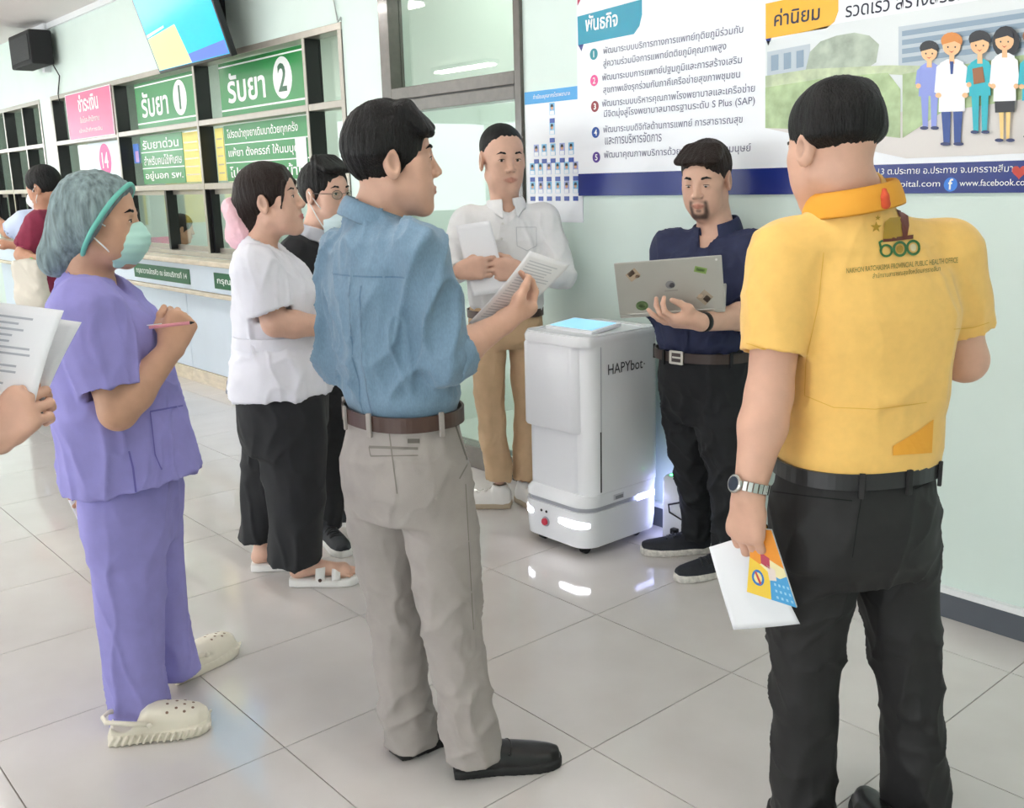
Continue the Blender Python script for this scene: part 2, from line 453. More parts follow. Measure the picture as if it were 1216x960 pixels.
TX0, TDX, TY0, TDY = -1.11, 0.58, 2.31, 0.609
X_L, X_R = TX0 - TDX * 20, TX0 + TDX * 2
ys = [TY0 + TDY * k for k in range(-5, 2)] + [WY]
mb = MB().box(X_L, X_R, ys[0], WY + .2, -0.12, -0.004)
fl = mb.build('floor', [m_grout]); tag(fl, kind='structure')
for (a, b, c, d) in ((-16.0, X_L, -7, WY + .2), (X_R, 4.0, -7, WY + .2), (X_L, X_R, -7, ys[0])):
    tag(bxo('floor', m_tile, a, b, c, d, -0.12, 0.0), kind='structure')
def tile_mesh(w, h):
    g = .0018
    me = MB().box(-w/2 + g, w/2 - g, -h/2 + g, h/2 - g, -.012, 0).mesh('tile'); me.materials.append(m_tile); return me
full, part_ = tile_mesh(TDX, TDY), tile_mesh(TDX, ys[-1] - ys[-2])
for j in range(len(ys) - 1):
    for i in range(22):
        x = X_L + TDX * (i + .5)
        link('tile', full if j < len(ys) - 2 else part_, None, fl, (x, (ys[j] + ys[j + 1]) / 2, 0))
# long wall with its openings
OW1, OW2, OD = (-10.44, -5.10), (-12.9, -10.80), (-4.70, -3.56)
mb = MB(); T = .14; H = 3.04
mb.box(-16, OW2[0], WY, WY + T, 0, H); mb.box(OW2[1], OW1[0], WY, WY + T, 0, H)
for o in (OW1, OW2):
    mb.box(o[0], o[1], WY, WY + T, 0, .97); mb.box(o[0], o[1], WY, WY + T, 2.40, H)
mb.box(OW1[1], OD[0], WY, WY + T, 0, H); mb.box(OD[1], 4.0, WY, WY + T, 0, H); mb.box(OD[0], OD[1], WY, WY + T, 2.92, H)
tag(mb.build('wall_back', m_wall), kind='structure')
# end wall with its wide bright window openings, far left
mb = MB(); mb.box(-16.2, -16, -7, WY + T, 0, .95); mb.box(-16.2, -16, -7, WY + T, 2.62, H)
for y in (-7, -4.6, -2.2, .2, 2.6): mb.box(-16.2, -16, y - .14, y + .14, .95, 2.62)
tag(mb.build('wall_left', m_wall), kind='structure')
m_yel = mat('yellow roller blind', '#f2dc66', 0.8, noise=0.03)
for y0, y1, z1 in ((-2.06, .06, 1.75), (.34, 2.46, 1.6), (-4.46, -2.34, 1.7)):
    tag(bxo('roller_blind', m_yel, -16.08, -16.06, y0, y1, .95, z1), 'yellow blind in the end window %s' % ('nearest the counter wall' if y1 > 2 else 'in the middle' if y0 > -2.2 else 'farthest from the counter wall'), 'blind', 'yellow blinds')
# opposite side: columns only, open to the daylight
mb = MB()
for x in (-13, -9, -5, -1, 3): mb.box(x - .2, x + .2, -7, -6.6, 0, H)
mb.box(-16.2, 4, -7, -6.6, 2.62, H)
tag(mb.build('wall_front', m_wall), kind='structure')
tag(bxo('wall_right_blocker', m_wall, 4.0, 4.14, -7.0, WY + .14, 0, 3.04), kind='structure')  # unseen wall added to shut out light from the right end
tag(bxo('ceiling', m_ceil, -16.2, 4.0, -7.0, WY + T, H, H + .12), kind='structure')
# cornice strip along ceiling
tag(bxo('trim_1', m_white, -10.44, 4.0, WY - .025, WY, H - .05, H), kind='structure')
_where = ['above the man in yellow', 'above the delivery robot side of the hall', 'above the counter windows', 'above the maroon person', 'behind the viewer on the right', 'behind the viewer in the middle', 'on the far side opposite the counter', 'on the far side by the end wall', 'nearest the end windows', 'at the right end of the hall']
for n, (x, y) in enumerate([(-1.6, 1.2), (-4.7, 1.2), (-7.8, 1.2), (-10.9, 1.2), (-1.6, -2.2), (-4.7, -2.2), (-7.8, -2.2), (-10.9, -2.2), (-13.6, -.5), (1.6, 1.2)]):
    e = empty('ceiling_light', (x, y, H), 'white double tube ceiling light ' + _where[n], 'ceiling light', 'fluorescent lights on the ceiling')
    MB().box(x - .62, x + .62, y - .1, y + .1, H - .05, H).build('housing', m_white, e, bevel=.008)
    for s in (-.045, .045): MB().tube([(x - .59, y + s, H - .068), (x + .59, y + s, H - .068)], .015, 6).build('tube', m_led, e, smooth=True)
# baseboards
def baseboard(name, x0, x1):
    e = tag(bxo(name, m_skirt, x0, x1, WY - .018, WY, 0, .088), kind='structure')
    tag(bxo('top_strip', m_white, x0, x1, WY - .022, WY, .088, .108, e))
baseboard('baseboard_back', OD[1], 4.0); baseboard('baseboard_back', OW1[1], OD[0])

# service room behind the windows
m_in = mat('service room wall', '#dfe7e0', 0.7)
mb = MB(); Y0, Y1 = WY + T, 5.4
mb.box(-14, -3, Y1, Y1 + .1, 0, H); mb.box(-14.1, -14, Y0, Y1, 0, H); mb.box(-3, -2.9, Y0, Y1, 0, H)
mb.box(-4.98, -4.9, Y0, Y1, 0, H)
tag(mb.build('wall_room', m_in), kind='structure')
tag(bxo('floor', m_in, -14, -3, Y0, Y1 + .1, -.1, 0), kind='structure')
tag(bxo('ceiling', m_ceil, -14, -3, Y0, Y1 + .1, H, H + .1), kind='structure')
for x, wh in ((-11.5, 'over its left end'), (-9.4, 'behind the pink sign'), (-7.4, 'over the seated woman'), (-5.8, 'behind the number two sign'), (-4.0, 'behind the glass door')):
    e = empty('ceiling_light', (x, 4.3, H), 'added unseen square white light panel in the service room, ' + wh, 'ceiling light', 'lights added in the service room')  # unseen panels added to brighten the room behind the glass
    MB().box(x - .6, x + .6, 4.0, 4.6, H - .05, H).build('housing', m_white, e)
    MB().box(x - .58, x + .58, 4.02, 4.58, H - .056, H - .05).build('diffuser', m_led_added, e)

# ---- windows over the counter
def frame_box(name, parent, x0, x1, z0, z1, y0=WY - .008, y1=WY + .105, m=None, bevel=.003):
    return bxo(name, m or m_bronze, x0, x1, y0, y1, z0, z1, parent, bevel)
def window(idx, x0, x1, mulls, z0=.99, z1=2.40):
    e = empty('window_%d' % idx, (x0, WY, z0)); tag(e, kind='structure')
    frame_box('top_rail', e, x0, x1, z1 - .04, z1, m=m_alu); frame_box('bottom_rail', e, x0, x1, z0, z0 + .035, m=m_alu)
    def post(name, a, b):
        o = frame_box(name, e, a, b, z0 + .035, z1 - .04, y0=WY - .004, m=m_dkside); bxo('front_cap', m_alu, a + .001, b - .001, WY - .009, WY - .004, z0 + .035, z1 - .04, o)
    post('stile', x0, x0 + .04); post('stile', x1 - .04, x1)
    for x in mulls: post('mullion', x - .032, x)
    xs = [x0 + .04] + [v for x in mulls for v in (x - .032, x)] + [x1 - .04]
    for k in range(0, len(xs), 2):
        a, b = xs[k], xs[k + 1]
        if b - a < .02: continue
        frame_box('rail', e, a, b, 1.94, 1.98, y1=WY + .1, m=m_alu); frame_box('rail', e, a, b, 1.49, 1.535, y1=WY + .1, m=m_alu)
        for (p, q) in ((z0 + .035, 1.49), (1.535, 1.94), (1.98, z1 - .04)):
            if q == 1.49 and b - a > .6:            # sliding sashes
                w = (b - a) / 2
                for s in (0, 1):
                    y = WY + .055 + .03 * s; u0, u1 = a + w * s - .02 * s, a + w * (s + 1) + .02 * (1 - s)
                    for nm, r in (('sash_stile', (u0, u0 + .035, p, q)), ('sash_stile', (u1 - .035, u1, p, q)), ('sash_rail', (u0 + .035, u1 - .035, q - .035, q)), ('sash_rail', (u0 + .035, u1 - .035, p, p + .035))):
                        bxo(nm, m_dkside if nm == 'sash_stile' else m_alu, r[0], r[1], y - (.03 if nm == 'sash_stile' else 0), y + .028, r[2], r[3], e)
                    bxo('pane', m_glass, u0 + .035, u1 - .035, y + .012, y + .016, p + .035, q - .035, e)
            else:
                bxo('pane', m_glass, a, b, WY + .088, WY + .093, p, q, e)
    return e
window(1, OW1[0], OW1[1], (-8.735, -7.11, -5.52))
window(2, OW2[0], OW2[1], (-12.1, -11.4))
# ---- glazed door unit with transom
e = empty('door_1', (OD[0], WY, 0)); tag(e, kind='structure')
for nm, r in (('jamb', (OD[0], OD[0] + .09, 0, 2.92)), ('jamb', (OD[1] - .045, OD[1], 0, 2.92)), ('transom', (OD[0] + .09, OD[1] - .045, 1.935, 1.995)),
              ('transom', (OD[0] + .09, OD[1] - .045, 1.868, 1.929)), ('bottom_rail', (OD[0] + .09, OD[1] - .045, 0, .12))):
    frame_box(nm, e, *r, y0=WY - .02, y1=WY + .075)
bxo('joint', m_black, OD[0] + .09, OD[1] - .045, WY - .012, WY + .07, 1.929, 1.935, e)
bxo('pane', m_glass, OD[0] + .09, OD[1] - .045, WY + .05, WY + .056, 1.995, 2.92, e)
bxo('pane', m_glass, OD[0] + .09, OD[1] - .045, WY + .05, WY + .056, .12, 1.868, e)
# ---- counter
CT = empty('service_counter', (-9, WY, 0), 'long pale blue service counter with marble ledges under the windows', 'counter')
CX0, CX1 = -12.9, -5.15
bxo('worktop', m_marble, CX0, CX1, WY - .17, WY - .01, .95, .99, CT, .01)
bxo('fascia', m_panel, CX0, CX1, WY - .115, WY - .01, .755, .95, CT)
bxo('ledge', m_marble, CX0, CX1, WY - .14, WY - .01, .72, .752, CT, .006)
x = CX1
while x > CX0 + .1:
    bxo('panel', m_panel, max(x - 1.2, CX0) + .004, x - .004, WY - .045, WY - .01, .11, .72, CT, .003); x -= 1.2
x = CX1
while x > CX0 + .1:
    bxo('plinth_tile', m_marble, max(x - .6, CX0) + .002, x - .002, WY - .055, WY - .01, 0, .108, CT, .002); x -= .6

# ---- signs in the windows
EX, EZ, EY = Vector((1, 0, 0)), Vector((0, 0, 1)), Vector((0, -1, 0))
m_green = mat('green sign vinyl', '#17893f', 0.3); m_dgreen = mat('dark green vinyl', '#0d5c34', 0.3)
m_txt = mat('white lettering', '#f4f6f4', 0.4); m_pink = mat('pink sign vinyl', '#d9628f', 0.35); m_hotpink = mat('magenta print', '#e0408f', 0.4)
m_paper = mat('white paper', '#f1f2f6', 0.6); m_green_t = mat('green print', '#1b7a3c', 0.4)
GY = WY + .082                                # sign sheet on the glass
def gz(px, py, Y=GY): return onwall(px, py, Y)
def sheet(name, m, x0, x1, z0, z1, Y, parent=None, t=.004): return bxo(name, m, x0, x1, Y - t, Y, z0, z1, parent)
def disc(c, ru, rv, nrm=EY, ux=EX, uz=EZ, seg=28): return [Vector(c) + Vector(ux) * ru * math.cos(2*PI*k/seg) + Vector(uz) * rv * math.sin(2*PI*k/seg) for k in range(seg)]
def put_text(parent, s, x, z, Y, m, width=None, height=None, bold=.01, align='L', name='lettering'):
    return text_obj(name, s, (x, Y, z), EX, EZ, m, parent, width, height, bold, align)
def green_sign(x0, x1, num, label):
    e = empty('window_sign', (x0, GY, 1.99), label, 'sign')
    sheet('board', m_green, x0, x1, 1.99, 2.35, GY, e)
    sheet('stripe', m_txt, x0, x1, 2.318, 2.328, GY - .004, e, .001); sheet('stripe', m_txt, x0, x1, 2.025, 2.037, GY - .004, e, .001)
    w = x1 - x0
    put_text(e, 'รับยา', x0 + w*.10, 2.075, GY - .0055, m_txt, width=w*.47, height=.2, bold=.02)
    MB().prism(disc((x0 + w*.77, GY - .004, 2.18), .125, .13), EY, .0012).build('number_disc', m_txt, e)
    put_text(e, num, x0 + w*.77, 2.095, GY - .0062, m_dgreen, height=.175, bold=.02, align='C', name='number')
    return e
green_sign(-8.49, -7.33, '1', 'green window sign with white number one disc, left of the other number sign')
green_sign(-6.89, -5.70, '2', 'green window sign with white number two disc under the television')
def info_sign(x0, x1, rows, label):
    e = empty('window_sign', (x0, GY, 1.54), label, 'sign')
    sheet('board', m_green, x0, x1, 1.545, 1.93, GY, e)
    n = len(rows); hz = .385 / n
    for i, s in enumerate(rows):
        z = 1.93 - hz * (i + 1)
        if i: sheet('stripe', m_txt, x0, x1, z + hz - .005, z + hz + .003, GY - .004, e, .001)
        put_text(e, s, x0 + .05, z + hz * .18, GY - .0055, m_txt, width=(x1 - x0) * (.9 if i else .86), height=hz * .62, bold=.015)
info_sign(-8.49, -7.63, ['รับยาด่วน', 'สำหรับคนไข้พิเศษ', 'อยู่นอก รพ.'], 'green notice of three white text lines below the number one sign')
info_sign(-6.89, -5.70, ['โปรดนำถุงยาเดิมมาด้วยทุกครั้ง', 'แพ้ยา ตั้งครรภ์ ให้นมบุตร', 'โปรดแจ้งเจ้าหน้าที่'], 'green notice of three white text lines below the number two sign')
m_yreflect = mat('painted yellow reflection', '#f3e58a', 0.6, noise=.03)  # lined yellow sheets paint the reflected yellow window onto the glass
for (x0, x1, lab) in ((-7.62, -7.34, 'painted yellow window reflection beside the green notice of the first window'), (-7.04, -6.91, 'narrow painted yellow reflection left of the second green notice')):
    e = empty('notice_and_reflection', (x0, GY, 1.54), lab, 'notice'); sheet('paper', m_yreflect, x0, x1, 1.55, 1.92, GY, e)
    for k in range(5): sheet('printed_line', m_marble, x0 + .02, x1 - .02, 1.84 - .06 * k, 1.85 - .06 * k, GY - .004, e, .0006)
for (x0, x1, z0, z1, lab) in ((-5.86, -5.72, 1.62, 1.80, 'small white notice on the right end of the second green notice'),):
    sh = sheet('notice_and_reflection', m_paper, x0, x1, z0, z1, GY - .005); tag(sh, lab, 'notice')
e = empty('window_sign', (-9.9, GY - .09, 1.96), 'pink sign with white lettering hanging in the left window', 'sign')
PY = WY - .012
sheet('board', m_pink, -9.97, -8.78, 1.965, 2.375, PY, e)
put_text(e, 'ชำระเงิน', -9.37, 2.20, PY - .0055, m_txt, width=.52, height=.15, bold=.02, align='C'); put_text(e, 'ชื่อโรค-สำนักงาน', -9.37, 2.105, PY - .0055, m_txt, width=.5, height=.055, align='C', name='small_lettering')
put_text(e, 'เจ้าหน้าที่การเงิน', -9.37, 2.02, PY - .0055, m_txt, width=.6, height=.04, align='C', name='small_lettering')
for r in ((-9.97, -8.78, 2.368, 2.375), (-9.97, -8.78, 1.965, 1.972), (-9.97, -9.958, 1.972, 2.368), (-8.792, -8.78, 1.972, 2.368)): sheet('border', m_txt, *r, PY - .004, e, .001)
e = empty('window_sign', (-9.4, GY, 1.54), 'white panel with a pink number fourteen oval under the pink sign', 'sign')
sheet('board', m_panel, -9.78, -8.84, 1.545, 1.93, GY, e)
MB().prism(disc((-9.36, GY - .004, 1.77), .15, .145), EY, .001).build('number_oval', m_hotpink, e)
put_text(e, '14', -9.36, 1.70, GY - .006, m_txt, height=.14, bold=.015, align='C', name='number')
m_bluep = mat('blue print', '#4f7fd0', .5)
e = empty('notice_and_reflection', (-8.6, GY, 1.8), 'small blue and lilac notice beside the first green notice', 'notice')
sheet('paper', m_bluep, -8.66, -8.54, 1.72, 1.88, GY, e); sheet('picture', mat('lilac print', '#c9a6d8', .5), -8.62, -8.55, 1.73, 1.82, GY - .004, e, .001)
FY = WY - .1155
for (x0, x1, s, lab) in ((-8.40, -7.27, 'กรุณาวางบัตรคิว ณ ช่องบริการที่ 14', 'long green label on the counter front under the first window'), (-6.84, -5.85, 'กรุณานั่งรอเรียกชื่อ', 'green label on the counter front under the second window')):
    e = empty('counter_label', (x0, FY, .78), lab, 'label', None)
    sheet('plate', m_dgreen, x0, x1, .79, .905, FY, e); put_text(e, s, x0 + .05, .815, FY - .005, m_txt, width=x1 - x0 - .1, height=.065, bold=.012)

# ---- television on its bracket
TV = empty('television', (-7, 2.95, 2.4), 'tilted wall television with a bright cyan screen above the windows', 'television')
Yb = 2.98
bl, br = onwall(190, 87, Yb), onwall(276, 68, Yb)
zb = (bl.z + br.z) / 2; x0, x1 = bl.x, br.x
tilt = math.radians(17); upv = Vector((0, -math.sin(tilt), math.cos(tilt))); nrm = Vector((0, -math.cos(tilt), -math.sin(tilt)))
hh = (x1 - x0) * .57
m_tvb = mat('television black plastic', '#15161a', 0.3)
m_scr = mat('cyan screen', '#12b4e6', 0.12, emit='#12a8e0', estr=0.28)
m_scr_refl = mat('screen painted reflection', '#dfe9a8', 0.12, emit='#dfe6a0', estr=0.15); m_scr3 = mat('screen violet strip', '#5a78d8', 0.12, emit='#5a78d8', estr=0.2)
cc = Vector(((x0 + x1) / 2, Yb, zb)) + upv * hh / 2
MB().obox(cc - nrm * .02, EX * (x1 - x0) / 2, upv * hh / 2, nrm * .022).build('casing', m_tvb, TV, bevel=.006)
def scr(name, m, u0, u1, v0, v1, o):
    p = Vector((x0, Yb, zb)); w = x1 - x0
    MB().prism([p + EX * w * u + upv * hh * v for u, v in ((u0, v0), (u1, v0), (u1, v1), (u0, v1))], nrm, .003 + o).build(name, m, TV)
scr('screen', m_scr, .015, .985, .03, .985, 0); 
p = Vector((x0, Yb, zb)); w = x1 - x0
MB().prism([p + EX * w * u + upv * hh * v for u, v in ((.02, .035), (.5, .035), (.45, .42), (.02, .36))], nrm, .0036).build('screen_picture_and_reflection', m_scr_refl, TV)  # pale yellow corner: painted reflection of the yellow window, not screen content
MB().prism([p + EX * w * u + upv * hh * v for u, v in ((.5, .035), (.98, .035), (.98, .16), (.49, .12))], nrm, .0036).build('screen_picture_and_reflection', m_scr3, TV)
MB().prism([p + EX * w * u + upv * hh * v for u, v in ((.02, .37), (.3, .42), (.3, .44), (.02, .40))], nrm, .0038).build('screen_picture_and_reflection', m_txt, TV)
MB().tube([cc - nrm * .05, (cc.x, WY - .01, cc.z + .12)], .025, 10).build('bracket_arm', m_tvb, TV)
MB().box(cc.x - .15, cc.x + .15, WY - .02, WY, cc.z - .05, cc.z + .28).build('wall_plate', m_tvb, TV)
# ---- loudspeaker in the corner
SPK = empty('loudspeaker', (-10.7, WY, 2.7), 'black box loudspeaker mounted high on the wall near the ceiling', 'loudspeaker')
a, b = onwall(26, 43, WY - .12), onwall(56, 76, WY - .12)
m_spk = mat('black speaker cloth', '#1b1c1e', .8, bump=.2, bscale=300)
MB().box(a.x, b.x, WY - .25, WY - .05, b.z, a.z - .02).build('cabinet', m_spk, SPK, bevel=.015)
MB().box(a.x + .04, b.x - .04, WY - .256, WY - .25, b.z + .04, a.z - .06).build('grille', mat('speaker grille', '#2a2c2e', .7, bump=.4, bscale=500), SPK)
MB().box((a.x+b.x)/2 - .04, (a.x+b.x)/2 + .04, WY - .06, WY, b.z - .04, a.z + .02).build('bracket', m_white, SPK)
MB().box(a.x - .02, b.x - .2, WY - .05, WY, a.z - .02, a.z + .12).build('junction_box', m_white, SPK)
q = Vector((b.x - .03, WY - .06, b.z))
MB().tube([q, q + Vector((.02, .04, -.1)), q + Vector((-.12, .05, -.25)), q + Vector((-.1, .055, -.34))], .006, 6).build('cable', m_black, SPK, smooth=True)
a, b = onwall(396, 0, WY - .01), onwall(405, 25, WY - .01)
tag(MB().tube([a + EZ * .2, a, a + Vector((.03, 0, -.12)), b + Vector((0, 0, .02)), b], .004, 6).build('wall_cable', mat('grey cable', '#b9bdbb', .5), smooth=True), 'thin pale cable hanging down the wall right of the windows', 'cable')
# ---- staff chart poster
def WP(px, py, Y): return onwall(px, py, Y)
CY = WY - .006
STF = empty('staff_chart', (-3.37, WY, 1.31), 'tall white staff chart of small blue portraits under a blue heading', 'poster')
tl, br_ = onwall(623, 110, CY), onwall(692, 265, CY)
m_post = mat('white poster vinyl', '#eef1f6', 0.22); m_hdr = mat('chart heading blue', '#4aa3e0', 0.25)
bxo('sheet', m_post, tl.x, br_.x, CY, WY, 1.308, 1.893, STF)
bxo('heading', m_hdr, tl.x, br_.x, CY - .001, CY, 1.838, 1.893, STF)
text_obj('lettering', 'ทำเนียบบุคลากรโรงพยาบาล', (tl.x + .06, CY - .0018, 1.853), EX, EZ, m_txt, STF, width=.24, height=.026)
m_pt = [mat('portrait print %d' % i, c, .3) for i, c in enumerate(('#6fb4de', '#86c3e6', '#9aa8d8'))]; m_cap = mat('portrait caption', '#3553ad', .3)
m_face = mat('printed face', '#d9a684', .4); m_hairp = mat('printed dark hair', '#26262c', .4)
rows = [(388, 430, [917]), (458, 500, [917]), (533, 573, [861, 889, 920, 953, 985]), (600, 638, [847, 876, 906, 937, 969, 1001]), (668, 708, [848, 877, 907, 938, 969, 1001])]
for ri, (py, cy2, xs) in enumerate(rows):
    zc = onwall(350 + 917 / 3, py / 3, CY).z; zk = onwall(350 + 917 / 3, cy2 / 3, CY).z
    for i, q in enumerate(xs):
        X = onwall(350 + q / 3, py / 3, CY).x; w, hgt = .0165, .026
        MB().box(X - w, X + w, CY - .001, CY, zc - hgt, zc + hgt).build('portrait', m_pt[(ri + i) % 3], STF)
        mb = MB(); mb.prism(disc((X, CY - .001, zc + .006), .0085, .011, seg=12), EY, .0006)
        mb.prism([(X - .014, CY - .001, zc - hgt + .001), (X + .014, CY - .001, zc - hgt + .001), (X + .013, CY - .001, zc - .008), (X - .013, CY - .001, zc - .008)], EY, .0006, 1)
        mb.prism([(X - .0088, CY - .001, zc + .008), (X + .0088, CY - .001, zc + .008), (X + .006, CY - .001, zc + .02), (X - .006, CY - .001, zc + .02)], EY, .0008, 2)
        mb.build('portrait_figure', [m_face, m_post, m_hairp], STF)
        bxo('caption', m_cap, X - .0155, X + .0155, CY - .0022, CY, zk - .010, zk + .010, STF)
# ---- large hospital poster
BY = WY - .012
PO = empty('hospital_poster', (-2.2, WY, 1.42), 'wide hospital poster with mission list, cartoon medics and navy footer', 'poster')
PX0, PX1 = -3.197, -0.75
bxo('sheet', m_post, PX0, PX1, BY, WY, 1.425, 2.95, PO)
def PXY(x, y): return onwall(680 + x * .4408, y * .4408, BY)      # reading coordinates of the poster -> wall
def flat(name, pts, m, lay=1, raw=False):
    P = [Vector((q.x, BY - .0004 * (lay - 1), q.z)) for q in (pts if raw else [PXY(*p) for p in pts])]
    return MB().prism(P, EY, .0004).build(name, m, PO)
m_navy = mat('navy print', '#1c2f7c', .25); m_teal = mat('teal print', '#1b97b4', .25); m_amber = mat('amber print', '#f2b632', .25)
m_ink = mat('grey ink', '#5d6079', .4); m_dark = mat('dark ink', '#1d2038', .4)
bxo('footer', m_navy, PX0, PX1, BY - .0006, BY, 1.425, 1.52, PO)
flat('teal_tab', [(13, 45), (187, -2), (187, 40), (180, 70), (165, 92), (15, 122)], m_teal); flat('tab_fold', [(15, 122), (30, 118), (24, 138)], m_navy)
flat('amber_tab', [(520, 10), (716, -32), (716, 30), (706, 58), (685, 76), (520, 105)], m_amber); flat('tab_fold', [(520, 105), (536, 102), (527, 124)], m_navy)
flat('corner_tab', [(13, -30), (40, -36), (13, 16)], mat('crimson print', '#b3204e', .3))
def ptext(s, lx, ly, rx, hpx, m, bold=0.0, lay=3, name='lettering'):
    a = PXY(lx, ly); b = onwall(680 + rx * .4408, a.z, BY)
    # right end: same height on the wall, found by stepping along the row
    bx = PXY(rx, ly).x; hz = PXY(lx, ly - hpx).z - a.z
    return text_obj(name, s, (a.x, BY - .0004 * lay, a.z), EX, EZ, m, PO, width=bx - a.x, height=hz, bold=bold)
ptext('พันธกิจ', 35, 86, 122, 44, m_txt, .02); ptext('ค่านิยม', 543, 72, 665, 46, m_dark, .012); ptext('รวดเร็ว สร้างสรรค์', 735, 48, 1060, 46, m_dark, .006)
L = [('พัฒนาระบบบริการทางการแพทย์ทุติยภูมิร่วมกับ', 83, 152, 458), ('สู่ความร่วมมือการแพทย์ตติยภูมิคุณภาพสูง', 83, 186, 413), ('พัฒนาระบบการแพทย์ปฐมภูมิและการสร้างเสริม', 80, 224, 455),
     ('สุขภาพเชิงรุกร่วมกับภาคีเครือข่ายสุขภาพชุมชน', 83, 257, 450), ('พัฒนาระบบบริหารคุณภาพโรงพยาบาลและเครือข่าย', 80, 294, 490), ('มีจิตมุ่งสู่โรงพยาบาลมาตรฐานระดับ S Plus (SAP)', 85, 322, 490),
     ('พัฒนาระบบดิจิทัลด้านการแพทย์ การสาธารณสุข', 83, 364, 457), ('และการบริหารจัดการ', 88, 390, 240), ('พัฒนาคุณภาพบริการด้วยหัวใจความเป็นมนุษย์', 85, 432, 480)]
for s, a, b, c in L: ptext(s, a, b, c, 27, m_ink, .004)
for i, (x, y, c) in enumerate([(57, 146, '#1f8f9c'), (58, 217, '#e0468f'), (60, 287, '#8d2430'), (62, 357, '#234f9e'), (64, 424, '#5a3f96')]):
    c0 = PXY(x, y); MB().prism(disc((c0.x, BY, c0.z), .023, .023, seg=20), EY, .0005).build('bullet', mat('bullet print %d' % i, c, .3), PO)
    text_obj('bullet_number', str(i + 1), (c0.x, BY - .0007, c0.z - .013), EX, EZ, m_txt, PO, height=.026, bold=.02, align='C')
# photograph of the hospital garden printed on the right half
m_ph = mat('print pale sky', '#dde3e4', .25); m_bl = mat('print building', '#b9c5cd', .25); m_wn = mat('print windows', '#8ba0b3', .25)
m_hg = mat('print hedge', '#a9bf8f', .25, noise=.22, nscale=22); m_hg2 = mat('print hedge far', '#bccaa6', .25, noise=.22, nscale=22); m_tr = mat('print tree', '#aab7a6', .25, noise=.25, nscale=18)
m_rd = mat('print driveway', '#d9d4d0', .25)
flat('photo_background', [(520, 112), (720, 62), (980, 20), (1330, -40), (1330, 405), (900, 425), (520, 345)], m_ph, 1)
flat('photo_building', [(524, 140), (640, 118), (640, 190), (524, 205)], m_bl, 2)
flat('photo_building', [(878, 72), (1330, 6), (1330, 190), (878, 180)], m_bl, 2)
for k in range(4): flat('photo_windows', [(888, 84 + 24*k), (1320, 18 + 27*k), (1320, 34 + 27*k), (888, 98 + 24*k)], m_wn, 3)
for k in range(3): flat('photo_windows', [(535 + 34*k, 150 - 6*k), (555 + 34*k, 146 - 6*k), (555 + 34*k, 188 - 4*k), (535 + 34*k, 192 - 4*k)], m_wn, 3)
flat('photo_tree', [(628, 190), (640, 140), (668, 112), (712, 96), (760, 88), (800, 96), (826, 120), (818, 168), (790, 186), (720, 192)], m_tr, 4)
flat('photo_driveway', [(520, 345), (900, 300), (1330, 250), (1330, 408), (900, 427)], m_rd, 4)
flat('photo_hedge', [(520, 205), (640, 186), (850, 176), (980, 178), (980, 208), (850, 200), (520, 236)], m_hg2, 5)
flat('photo_hedge', [(520, 236), (700, 208), (850, 196), (884, 240), (884, 372), (700, 352), (520, 345)], m_hg, 6)
flat('photo_hedge', [(890, 200), (1330, 130), (1330, 250), (1000, 300), (890, 372)], m_hg, 8)
